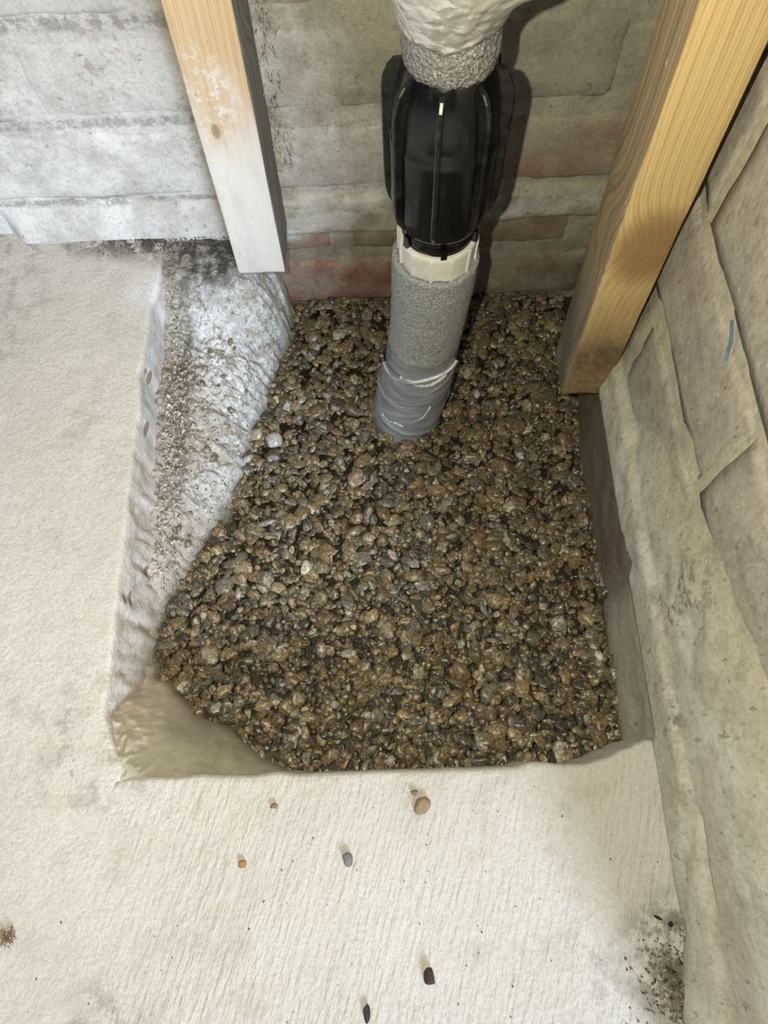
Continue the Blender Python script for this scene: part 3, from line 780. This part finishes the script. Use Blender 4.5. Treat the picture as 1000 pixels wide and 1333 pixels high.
# duct tape wound over its lower end: overlapping bands
tapes = [(-0.014, -0.062, 0.0012, 0.10, 0.20), (-0.036, -0.088, 0.0022, -0.14, 0.6), (-0.060, -0.125, 0.0032, 0.16, 1.1)]
tape_root = None
zc = LC[:, 2]
for i, (z0, z1, th, tilt, ph) in enumerate(tapes):
    sel = np.linspace(0, 1, 26)
    path = []
    for q in sel:
        z = z0 + (z1 - z0) * q
        path.append((np.interp(-z, -zc, LC[:, 0]), np.interp(-z, -zc, LC[:, 1]), z, np.interp(-z, -zc, LR) + th))
    Vt, Ft, _ = tube(path, 96, 44, lambda a, t, z, i=i, ph=ph: 0.0009 * fbm(np.cos(a) * 2.2, np.sin(a) * 2.2, z * 90 + i * 7 + np.sin(a + ph) * 0.8, 3, 70 + i)
                     + 0.0016 * np.exp(-((z - (-0.040 - 0.022 * i) - 0.010 * np.sin(a * 1.0 + ph + 2.2)) / 0.0016) ** 2) * sst(-0.2, 0.4, np.sin(a * 2 + i * 2.1)), cap=(False, False))
    Vt = Vt.copy(); aa = np.tile(np.linspace(0, 2 * np.pi, 96, endpoint=False), 44)
    Vt[:, 2] += tilt * 0.030 * np.cos(aa + ph) + 0.0012 * vn(np.cos(aa) * 5, np.sin(aa) * 5, 0, 80 + i)
    mbt = MB().add(Vt, Ft)
    if tape_root is None:
        tape_root = part('tape_wrap', mbt, M_TAPE); tape_root['label'] = 'shiny grey duct tape around the foot of the lagging'
    else:
        o = link('tape_band', mbt.mesh('tape_band'), M_TAPE, tape_root)
# stretched creases of the tape, their glints painted near-white
M_CREASE = plain('crease_glint', (0.80, 0.84, 0.90), 0.15, 0.1, 200, 0.1, spec=0.9)
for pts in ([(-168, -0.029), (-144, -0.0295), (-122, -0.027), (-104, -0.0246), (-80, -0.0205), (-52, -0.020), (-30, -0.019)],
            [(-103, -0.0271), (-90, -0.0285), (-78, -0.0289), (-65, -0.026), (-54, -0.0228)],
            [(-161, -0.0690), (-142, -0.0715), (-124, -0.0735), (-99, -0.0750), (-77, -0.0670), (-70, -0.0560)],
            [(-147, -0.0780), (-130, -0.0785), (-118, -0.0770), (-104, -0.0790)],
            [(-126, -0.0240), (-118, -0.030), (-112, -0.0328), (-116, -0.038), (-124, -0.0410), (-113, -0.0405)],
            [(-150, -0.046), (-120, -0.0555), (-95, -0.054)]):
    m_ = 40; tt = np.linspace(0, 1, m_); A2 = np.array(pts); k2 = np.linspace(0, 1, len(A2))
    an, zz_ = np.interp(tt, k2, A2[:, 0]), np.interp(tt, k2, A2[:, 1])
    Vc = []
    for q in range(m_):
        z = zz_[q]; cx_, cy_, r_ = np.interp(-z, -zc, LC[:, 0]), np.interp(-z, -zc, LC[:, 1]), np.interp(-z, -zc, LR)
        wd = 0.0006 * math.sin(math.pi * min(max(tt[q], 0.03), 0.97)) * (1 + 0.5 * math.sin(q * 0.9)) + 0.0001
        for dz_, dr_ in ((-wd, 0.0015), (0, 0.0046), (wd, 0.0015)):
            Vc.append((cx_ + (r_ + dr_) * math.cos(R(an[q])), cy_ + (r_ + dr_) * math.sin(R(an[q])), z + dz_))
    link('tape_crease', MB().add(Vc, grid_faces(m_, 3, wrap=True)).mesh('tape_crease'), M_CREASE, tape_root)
# white threaded nut
mb = MB()
mb.add(*lathe([(0.0262, 0.050), (0.0272, 0.066), (0.0280, 0.094), (0.0286, 0.102), (0.0286, 0.1045), (0.0275, 0.106), (0.0258, 0.106), (0.0250, 0.100)], 72, AX, AY))
nut = part('white_nut', mb, M_WHITE, sharp=40); nut['label'] = 'white plastic nut below the black coupling'
for kx in range(12):
    t = R(kx * 30 - 102)
    c, s = math.cos(t), math.sin(t); hw = 0.0011
    def pt(r, q, z): return (AX + r * c - q * s, AY + r * s + q * c, z)
    prof = [(0.0268, 0.056), (0.0284, 0.056), (0.0297, 0.101), (0.0294, 0.1035), (0.0280, 0.1035)]
    Vv = [pt(r, -hw, z) for r, z in prof] + [pt(r, hw, z) for r, z in prof]
    n = len(prof)
    link('nut_ridge', MB().add(Vv, [tuple(range(n)), tuple(range(n, 2 * n))] + [(i, (i + 1) % n, n + (i + 1) % n, n + i) for i in range(n)]).mesh('nut_ridge'), M_WHITE, nut, False)
# black compression coupling: body, eight fins, collar with lugs
body = [(0.0240, 0.105), (0.0262, 0.108), (0.0268, 0.1135), (0.0262, 0.116), (0.0268, 0.118), (0.0290, 0.1205), (0.0302, 0.1235), (0.0305, 0.126), (0.0325, 0.131), (0.0332, 0.140), (0.0334, 0.182), (0.0332, 0.1865), (0.0324, 0.1880), (0.0322, 0.194), (0.0315, 0.203), (0.0303, 0.211), (0.0286, 0.2185), (0.0264, 0.2245), (0.0250, 0.2275), (0.0225, 0.231)]
mb = MB(); mb.add(*lathe(body, 96, AX, AY))
coup = part('coupling_body', mb, M_BLACK, sharp=30); coup['label'] = 'glossy black plastic compression coupling'
fin_prof = [(0.0255, 0.2265), (0.0315, 0.2255), (0.0350, 0.2215), (0.0376, 0.2150), (0.0384, 0.2085), (0.0380, 0.1500), (0.0374, 0.1390), (0.0356, 0.1315), (0.0325, 0.1258), (0.0295, 0.1232), (0.0270, 0.1232)]
for kx in range(8):
    t = R(-101 + 45 * kx)
    c, s = math.cos(t), math.sin(t)
    n = len(fin_prof); Vv = []
    for q, ins in ((-0.0016, 0.0009), (-0.0008, 0.0), (0.0008, 0.0), (0.0016, 0.0009)):
        for r, z in fin_prof:
            r2 = r - (ins if r > 0.028 else 0)
            Vv.append((AX + r2 * c - q * s, AY + r2 * s + q * c, z))
    Fv = [tuple(range(n)), tuple(range(3 * n, 4 * n))]
    for L_ in range(3): Fv += [(L_ * n + i, L_ * n + (i + 1) % n, (L_ + 1) * n + (i + 1) % n, (L_ + 1) * n + i) for i in range(n)]
    link('coupling_fin', MB().add(Vv, Fv).mesh('coupling_fin'), M_SCUFF, coup, False)
for kx in range(6):
    t = R(-86 + 60 * kx); c, s = math.cos(t), math.sin(t)
    Vv = []
    for r, z, q in [(r, z, q) for r in (0.0250, 0.0295) for z in (0.1065, 0.1155) for q in (-0.0021, 0.0021)]:
        r = r - (0.0008 if z > 0.11 else 0)
        Vv.append((AX + r * c - q * s, AY + r * s + q * c, z))
    link('collar_lug', MB().add(Vv, [(0, 1, 3, 2), (4, 6, 7, 5), (0, 4, 5, 1), (2, 3, 7, 6), (1, 5, 7, 3), (0, 2, 6, 4)]).mesh('collar_lug'), M_BLACK, coup, False)
# upper lagging and foil
V, F, _ = tube([(AX, AY, 0.2285, 0.0252), (AX, AY, 0.2305, 0.0256), (AX, AY, 0.26, 0.0256), (AX + 0.001, AY, 0.60, 0.0256)], 80, 160, lambda a, t, z: 0.0010 * fbm(np.cos(a) * 9, np.sin(a) * 9, z * 350, 3, 90) + 0.0006 * vn(np.cos(a) * 40, np.sin(a) * 40, z * 1500, 91))
foam_up = part('foam_lagging', MB().add(V, F), M_FOAM_UP); foam_up['label'] = 'coarse grey foam lagging above the black coupling'
def foil_dr(a, t, z):
    flap = np.exp(-((np.angle(np.exp(1j * (a - R(-12))))) / 0.5) ** 2) * sst(0.258, 0.275, z) * 0.017
    return flap + 0.0030 * sst(0.25, 0.285, z) + 0.0020 * fbm(np.cos(a) * 3.5, np.sin(a) * 3.5, z * 75, 4, 95, 0.6) + 0.0011 * np.abs(vn(np.cos(a) * 7 + z * 60, np.sin(a) * 7, z * 160, 97))
V, F, _ = tube([(AX, AY, 0.2485, 0.0272), (AX, AY, 0.256, 0.0292), (AX, AY, 0.275, 0.0322), (AX + 0.002, AY, 0.33, 0.033), (AX + 0.002, AY, 0.60, 0.033)], 110, 170, foil_dr)
V = V.copy(); m = 110
aa = np.linspace(0, 2 * np.pi, m, endpoint=False)
rag = 0.0035 * fbm(np.cos(aa) * 2.5, np.sin(aa) * 2.5, 0, 4, 99, 0.7) - 0.004 * np.cos(aa + 1.5) * 0 + 0.004 * np.maximum(0, np.cos(aa - R(-10))) 
for q in range(12): V[q * m:(q + 1) * m, 2] += rag * (1 - q / 12)
foil = part('foil_wrap', MB().add(V, F), M_FOIL); foil['label'] = 'crumpled silver foil tape around the top of the lagging'

# ------------------------------------------------------------------ gravel
def m_pebble(name, attr):
    n = NT(name); P = n.pos()
    if attr:
        a = n.new('ShaderNodeAttribute'); a.attribute_name = 'stone_colour'; base = a.outputs['Color']
    else: base = n.new('ShaderNodeObjectInfo').outputs['Color']
    f = n.noise(P, 420, 4, 0.65); g = n.noise(P, 1100, 2, 0.6)
    col = n.mix(n.mr(f, 0.35, 0.7), n.mix(0.62, base, (0.02, 0.016, 0.012)), n.mix(0.16, base, (0.5, 0.43, 0.32)))
    b = n.bump(f, 0.35, 0.0009); b = n.bump(g, 0.25, 0.0004, b)
    return n.done(col, n.mr(f, 0.3, 0.7, 0.14, 0.36), b, spec=0.6)
def m_dry():
    n = NT('dry_stone'); P = n.pos(); base = n.new('ShaderNodeObjectInfo').outputs['Color']
    f = n.noise(P, 500, 4, 0.65)
    return n.done(n.mix(n.mr(f, 0.35, 0.7), n.mix(0.3, base, (0.05, 0.04, 0.03)), base), 0.7, n.bump(f, 0.4, 0.0008), spec=0.35)
M_DRY = m_dry()
M_PEB, M_PEBS = m_pebble('wet_pebble', False), m_pebble('wet_gravel', True)
def stone_proto(sub, seed):
    bm = bmesh.new(); bmesh.ops.create_icosphere(bm, subdivisions=sub, radius=1.0)
    D = np.array([v.co[:] for v in bm.verts]); Fc = [tuple(v.index for v in f.verts) for f in bm.faces]; bm.free()
    D /= np.linalg.norm(D, axis=1)[:, None]
    g = np.random.default_rng(seed)
    npl = g.integers(8, 14)
    N = g.normal(size=(npl, 3)); N /= np.linalg.norm(N, axis=1)[:, None]
    hh = g.uniform(0.45, 0.92, npl)
    dots = np.maximum(D @ N.T, 1e-3)
    lim = hh[None] / dots
    sharp = g.choice([9, 20, 40])
    r = (np.sum(np.minimum(1 / lim, 10) ** sharp, axis=1) + 1.0) ** (-1.0 / sharp)
    V = D * r[:, None]
    V -= V.mean(0); V /= np.abs(V).max(0)[None]
    return V, Fc
PROTO = {2: [stone_proto(2, 500 + i) for i in range(20)], 3: [stone_proto(3, 600 + i) for i in range(20)]}
PMESH = []
for V, F in PROTO[3]:
    me = mesh_np('pebble', V, F); me.materials.append(M_PEB)
    me.polygons.foreach_set('use_smooth', [True] * len(me.polygons)); PMESH.append(me)
KINDS = [('brown', (0.200, 0.142, 0.072), 0.42), ('tan', (0.33, 0.258, 0.155), 0.19), ('grey', (0.175, 0.160, 0.122), 0.19),
         ('dark', (0.052, 0.047, 0.036), 0.13), ('reddish brown', (0.205, 0.128, 0.072), 0.05), ('pale', (0.48, 0.44, 0.36), 0.05)]
kp = np.cumsum([q[2] for q in KINDS]); kp /= kp[-1]
RES = 0.001
GX0, GY0 = -0.225, -0.01
H0 = np.zeros((430, 510)); ID = -np.ones((430, 510), int)
ggx = GX0 + RES * np.arange(430); ggy = GY0 + RES * np.arange(510)
H0 += (gz(ggx[:, None], ggy[None, :]) - 0.0085 + 0.003 * fbm(ggx[:, None] * 16 + 0 * ggy[None], ggy[None] * 16 + 0 * ggx[:, None], 0, 2, 120))
stones = []
FOOT = Vector((0.0125, 0.3245))                # the pipe enters the gravel here
def put_stone(x, y, a, b, c, kind, col, rz, tilt, proto, lift=0.0):
    ia, ib = int((x - GX0) / RES), int((y - GY0) / RES)
    w_ = int(math.ceil(max(a, b) / RES)) + 1
    i0, i1, j0, j1 = max(ia - w_, 0), min(ia + w_ + 1, 430), max(ib - w_, 0), min(ib + w_ + 1, 510)
    if i1 - i0 < 2 or j1 - j0 < 2: return
    dx = ggx[i0:i1, None] - x; dy = ggy[None, j0:j1] - y
    ca, sa = math.cos(rz), math.sin(rz)
    u = (dx * ca + dy * sa) / a; v = (-dx * sa + dy * ca) / b
    q = u * u + v * v
    ins = q < 1
    if not ins.any(): return
    base = H0[i0:i1, j0:j1][ins]
    z = 0.6 * base.mean() + 0.4 * base.max() + c * 0.45 + lift
    lim = float(gz(x, y)) + 0.0035
    z = min(z, lim + 0.2 * c + lift)
    topz = z + c * np.sqrt(np.maximum(1 - q, 0))
    sub = H0[i0:i1, j0:j1]; sid = ID[i0:i1, j0:j1]
    k = ins & (topz > sub)
    sub[k] = topz[k]; sid[k] = len(stones)
    stones.append(dict(p=(x, y, z), s=(a, b, c), kind=kind, col=col, rot=(tilt[0], tilt[1], rz), proto=proto))
def rand_stone(x, y, med, sig, big=0.0100):
    a = float(np.clip(rng.lognormal(math.log(med), sig), 0.0019, big))
    b = a * rng.uniform(0.5, 0.95); c = b * rng.uniform(0.38, 0.75)
    ki = int(np.searchsorted(kp, rng.random()))
    col = np.array(KINDS[ki][1]) * rng.uniform(0.55, 1.30) * np.array([rng.uniform(0.95, 1.05), 1, rng.uniform(0.88, 1.1)])
    put_stone(x, y, a, b, c, KINDS[ki][0], tuple(np.clip(col, 0.01, 0.8)), rng.uniform(0, 6.28), rng.normal(0, 0.33, 2), int(rng.integers(0, 20)))
layers = [(2600, 0.0055, 0.25), (3800, 0.0048, 0.33), (3400, 0.0043, 0.40), (1500, 0.0030, 0.30)]
for cnt, med, sig in layers:
    xs_ = rng.uniform(-0.212, 0.186, cnt); ys_ = rng.uniform(0.004, 0.476, cnt)
    dd = ledge_dist(xs_, ys_)
    for x, y, d in zip(xs_, ys_, dd):
        if d > 0.003 or math.hypot(x - FOOT.x, y - FOOT.y) < 0.027: continue
        rand_stone(x, y, med, sig)
# stones that stand out in the photograph: (x, y, a, b, c, colour name, colour, rotation, label)
special = [(-0.1105, 0.2995, 0.0086, 0.0080, 0.0065, (0.60, 0.60, 0.61), 0.3, 'large white chalky stone on the gravel beside the crusted ledge'),
           (-0.1345, 0.281, 0.0080, 0.0046, 0.0042, (0.52, 0.51, 0.53), 0.5, 'long pale stone at the edge of the white crusted ledge'),
           (-0.1425, 0.2665, 0.0052, 0.0036, 0.0036, (0.58, 0.58, 0.58), 0.9, 'small white stone where the ledge meets the gravel'),
           (-0.004, 0.2285, 0.0098, 0.0058, 0.0036, (0.125, 0.12, 0.10), 0.15, 'flat dark grey oval stone in the middle of the gravel'),
           (-0.0205, 0.196, 0.0068, 0.0062, 0.0045, (0.40, 0.34, 0.24), 0.7, 'pale tan three-cornered pebble near the pit\'s middle'),
           (-0.114, 0.2135, 0.0108, 0.0028, 0.0026, (0.27, 0.27, 0.27), 0.30, 'long thin grey splinter of stone in the gravel'),
           (0.098, 0.123, 0.0058, 0.0074, 0.005, (0.30, 0.215, 0.14), 0.1, 'upright tan pebble in the right half of the gravel'),
           (0.041, 0.1635, 0.0088, 0.0050, 0.0042, (0.20, 0.14, 0.075), -0.1, 'brown oblong pebble right of the pit\'s middle'),
           (0.111, 0.1005, 0.0080, 0.0066, 0.005, (0.15, 0.14, 0.10), 0.6, 'round olive-grey speckled pebble in the right half of the pit'),
           (0.075, 0.0285, 0.0092, 0.0074, 0.0055, (0.26, 0.195, 0.11), 0.2, 'large round tan pebble near the front slab edge')]
n_normal = len(stones)
for (x, y, a, b, c, col, rz, lab) in special:
    n0 = len(stones)
    put_stone(x, y, a, b, c, 'special', col, rz, (rng.normal(0, 0.1), rng.normal(0, 0.1)), int(rng.integers(0, 20)), 0.0015)
    stones[-1]['label'] = lab
cnt = np.bincount(ID[ID >= 0].ravel(), minlength=len(stones))
view = lambda p: 1.0 / (Vector(p) - CAM_LOC).length_squared
order = sorted((i for i in range(n_normal) if cnt[i] > 0), key=lambda i: -cnt[i] * view(stones[i]['p']))
solo = order[:290]; rest = [i for i in order[290:] if cnt[i] > 1]
def zone(p):
    x, y = p[0], p[1]
    if math.hypot(x - 0.013, y - 0.325) < 0.075: return 'around the taped foot of the pipe'
    if float(ledge_dist(np.array([x]), np.array([y]))[0]) > -0.045: return 'beside the broken concrete ledge'
    if x > 0.135: return 'along the foot of the right wall'
    if y > 0.39: return 'along the foot of the back wall'
    if y < 0.075: return 'along the front edge of the slab'
    if x < -0.02: return 'in the left middle of the pit'
    return 'in the right middle of the pit'
for i in solo + list(range(n_normal, len(stones))):
    s = stones[i]
    o = bpy.data.objects.new('pebble', PMESH[s['proto']])
    COL.objects.link(o)
    o.location = s['p']; o.scale = s['s']; o.rotation_euler = s['rot']
    o.color = (*s['col'], 1)
    if 'label' in s: tag(o, s['label'], 'pebble', 'stones that stand out in the gravel')
    else:
        z_ = zone(s['p'])
        a_, b_, c_ = s['s']
        shp = 'long narrow' if b_ / a_ < 0.62 else 'broad rounded' if b_ / a_ > 0.84 else 'oval'
        lum = sum(s['col']) / 3; ref = sum([q[1] for q in KINDS if q[0] == s['kind']][0]) / 3
        shade = 'deep ' if lum < 0.88 * ref else 'light ' if lum > 1.12 * ref else ''
        nm = ('%s %s%s' % (shp, shade, s['kind'])).replace('light pale', 'whitish').replace('deep pale', 'buff').replace('deep dark', 'black').replace('light dark', 'charcoal')
        tag(o, '%s wet pebble %s' % (nm, z_), 'pebble', '%s pebbles %s' % (nm, z_))
VV, FF, CC, o_ = [], [], [], 0
for i in rest:
    s = stones[i]
    P, Fc = PROTO[3 if s['s'][0] > 0.0042 and cnt[i] > 12 else 2][s['proto']]
    M3 = np.array(Euler(s['rot']).to_matrix())
    Vw = (P * np.array(s['s'])) @ M3.T + np.array(s['p'])
    VV.append(Vw); FF.append(np.array(Fc) + o_); CC.append(np.tile((*s['col'], 1.0), (len(Vw), 1))); o_ += len(Vw)
VV = np.vstack(VV); FF = np.vstack(FF); CC = np.vstack(CC)
gme = bpy.data.meshes.new('pea_gravel')
gme.vertices.add(len(VV)); gme.vertices.foreach_set('co', VV.astype(np.float32).ravel())
gme.loops.add(FF.size); gme.loops.foreach_set('vertex_index', FF.astype(np.int32).ravel())
gme.polygons.add(len(FF)); gme.polygons.foreach_set('loop_start', np.arange(0, FF.size, 3, dtype=np.int32))
gme.update(calc_edges=True); gme.validate()
ca = gme.attributes.new('stone_colour', 'FLOAT_COLOR', 'POINT'); ca.data.foreach_set('color', CC.astype(np.float32).ravel())
gv = link('pea_gravel', gme, M_PEBS)
tag(gv, 'small wet brown pea gravel filling the square pit', 'gravel', kind='stuff')

# stones set in the broken concrete
for i in range(46):
    y = rng.uniform(0.10, 0.42); x = rng.uniform(-0.20, -0.10)
    d = float(ledge_dist(np.array([x]), np.array([y]))[0])
    if d < 0.004: continue
    a = rng.uniform(0.0022, 0.0055)
    o = bpy.data.objects.new('embedded_stone', PMESH[int(rng.integers(0, 20))]); COL.objects.link(o)
    o.parent = ledge; o.location = (x, y, ledge_z(x, y) - 0.1 * a); o.scale = (a, a * 0.75, a * 0.6); o.rotation_euler = tuple(rng.uniform(-0.5, 0.5, 2)) + (rng.uniform(0, 6),)
    g_ = rng.choice(3, p=[0.5, 0.3, 0.2]); o.color = (*[(0.24, 0.20, 0.16), (0.40, 0.38, 0.36), (0.14, 0.11, 0.085)][g_], 1)

VV, FF, o_ = [], [], 0
for i in range(900):
    y = rng.uniform(0.15, 0.42); x = -0.198 + 0.016 * rng.random() ** 1.5 + (0.05 * rng.random() if rng.random() < 0.35 else 0)
    if y > 0.36 and rng.random() < 0.5: continue
    if float(ledge_dist(np.array([x]), np.array([y]))[0]) < 0.003: continue
    a = rng.uniform(0.0007, 0.0022); P, Fc = PROTO[2][int(rng.integers(0, 20))]
    VV.append((P * np.array([a, a * 0.8, a * 0.7])) @ np.array(Euler(tuple(rng.uniform(0, 6, 3))).to_matrix()).T + np.array([x, y, ledge_z(x, y) + 0.0002])); FF += [tuple(k + o_ for k in f) for f in Fc]; o_ += len(P)
M_GRIT = plain('exposed_grit', (0.34, 0.31, 0.275), 0.7, 0.75, 330)
gr = link('exposed_grit', mesh_np('exposed_grit', np.vstack(VV), FF), M_GRIT, ledge); gr['kind'] = 'stuff'

# ------------------------------------------------------------------ loose stones and dirt on the slab
loose = [(0.0125, -0.0186, 0.0060, 0.0052, 0.0026, (0.26, 0.185, 0.11), 0.2, 'flat tan stone chip lying on the slab in front of the pit'),
         (0.0083, -0.0106, 0.0026, 0.0022, 0.0017, (0.20, 0.14, 0.085), 0.0, 'tiny brown pebble next to the tan chip on the slab'),
         (-0.0359, -0.0492, 0.0034, 0.0046, 0.0028, (0.19, 0.185, 0.19), 0.2, 'small grey oval pebble on the slab'),
         (0.0127, -0.1127, 0.0042, 0.0046, 0.0040, (0.045, 0.028, 0.022), 0.6, 'dark maroon angular stone on the slab near the bottom'),
         (-0.103, -0.0497, 0.0028, 0.0026, 0.0020, (0.36, 0.18, 0.085), 0.0, 'tiny orange-brown pebble on the left part of the slab'),
         (-0.0839, -0.0165, 0.0026, 0.0018, 0.0016, (0.20, 0.14, 0.08), 0.4, 'tiny brown crumb of stone close to the pit\'s front edge'),
         (-0.0255, -0.1304, 0.0024, 0.0052, 0.0022, (0.022, 0.020, 0.020), 0.0, 'small black sliver of stone at the bottom of the picture'),
         (0.1606, -0.0892, 0.0019, 0.0019, 0.0014, (0.012, 0.011, 0.010), 0.0, 'round black speck of dirt near the right wall'),
         (0.1540, -0.0855, 0.0030, 0.0010, 0.0009, (0.02, 0.018, 0.015), -0.35, 'thin black crumb beside the round speck near the right wall')]
for i, (x, y, a, b, c, col, rz, lab) in enumerate(loose):
    me = PMESH[(i * 7 + 3) % 20].copy(); me.materials.clear(); me.materials.append(M_DRY)
    o = bpy.data.objects.new('loose_stone', me); COL.objects.link(o)
    o.location = (x, y, float(floor_h(np.array(x), np.array(y))) + c * 0.8); o.scale = (a, b, c); o.rotation_euler = (0, 0, rz); o.color = (*col, 1)
    tag(o, lab, 'stone', 'loose bits on the slab')
def crumbs(name, n, cx, cy, sx, sy, s0, s1, mat, label, zf, cat, reject=None):
    b = MB()
    for i in range(n):
        x, y = rng.normal(cx, sx), rng.normal(cy, sy)
        if reject and reject(x, y): continue
        s = rng.uniform(s0, s1)
        P, Fc = PROTO[2][int(rng.integers(0, 20))]
        M3 = np.array(Euler(tuple(rng.uniform(0, 6, 3))).to_matrix())
        b.add((P * np.array([s, s * 0.7, s * 0.6])) @ M3.T + np.array([x, y, zf(x, y) + s * 0.25]), Fc)
    return tag(link(name, b.mesh(name, False), mat), label, cat, kind='stuff')
M_DIRT = plain('dark_dirt', (0.055, 0.047, 0.038), 0.9, 0.6, 700)
M_DUST = plain('mortar_dust', (0.15, 0.13, 0.10), 0.9, 0.85, 260)
fz = lambda x, y: float(floor_h(np.array(x), np.array(y)))
crumbs('dirt_crumbs', 420, -0.195, 0.458, 0.028, 0.007, 0.0003, 0.0010, M_DIRT, 'dark crumbly dirt along the foot of the back wall', fz, 'dirt', lambda x, y: y > 0.468 or x > -0.132)
crumbs('mortar_crumbs', 1700, 0.168, -0.126, 0.011, 0.013, 0.0003, 0.0013, M_DUST, 'crumbled dark mortar heaped at the foot of the right wall', lambda x, y: fz(x, y) + max(0, 0.007 - 30 * ((x - 0.17) ** 2 + (y + 0.128) ** 2)), 'debris', lambda x, y: x > 0.178)
crumbs('dirt_specks', 120, 0.02, -0.06, 0.13, 0.05, 0.0003, 0.0008, M_DIRT, 'scattered black specks of dirt on the slab', fz, 'dirt', lambda x, y: y > -0.004 or x > 0.165)
# brown fibrous tuft at the left edge
b = MB()
for i in range(160):
    t = rng.uniform(0, 6.28); r0 = rng.uniform(0, 0.0055); l = rng.uniform(0.0012, 0.0035)
    p = np.array([-0.2475 + r0 * math.cos(t), -0.087 + r0 * math.sin(t), fz(-0.2475, -0.087) + rng.uniform(0.0003, 0.0025)])
    d = np.array([math.cos(t + rng.normal(0, 0.8)), math.sin(t + rng.normal(0, 0.8)), rng.uniform(-0.1, 0.4)]) * l
    q = p + d; u = np.cross(d, [0, 0, 1.0]); u /= np.linalg.norm(u) + 1e-9; wv = 0.0003
    b.add([p - u * wv, p + u * wv, q, p + np.array([0, 0, 2 * wv])], [(0, 1, 2), (1, 3, 2), (3, 0, 2), (0, 3, 1)])
M_TUFT = plain('dry_brown_fibre', (0.27, 0.19, 0.12), 0.9, 0.5, 500)
tag(link('fibre_tuft', b.mesh('fibre_tuft', False), M_TUFT), 'small brown fibrous tuft at the left edge of the slab', 'debris')

# dusty cobweb in the corner between the left batten and the back wall
b = MB()
for i in range(110):
    z = rng.uniform(0.06, 0.23); x = -0.0865 + 0.022 * z / 1.0 + rng.uniform(0.0, 0.013)
    y = YB - rng.uniform(0.002, 0.012)
    p = np.array([x, y, z]); d = np.array([rng.normal(0, 0.003), rng.normal(0, 0.002), rng.normal(0, 0.008)])
    pts = [p, p + d * 0.5 + rng.normal(0, 0.0012, 3), p + d]
    wv = 0.00022
    for s0, s1 in ((0, 1), (1, 2)):
        A_, B_ = pts[s0], pts[s1]
        u = np.array([wv, 0, 0]); v = np.array([0, wv * 0.6, 0.0001])
        b.add([A_ + u, A_ - u, A_ + v, B_ + u, B_ - u, B_ + v], [(0, 1, 4, 3), (1, 2, 5, 4), (2, 0, 3, 5)])
M_WEB = plain('dusty_cobweb', (0.42, 0.41, 0.38), 0.95, 0.3, 500)
tag(link('cobweb', b.mesh('cobweb', False), M_WEB), 'dusty grey cobweb strands beside the limewashed batten', 'cobweb', kind='stuff')
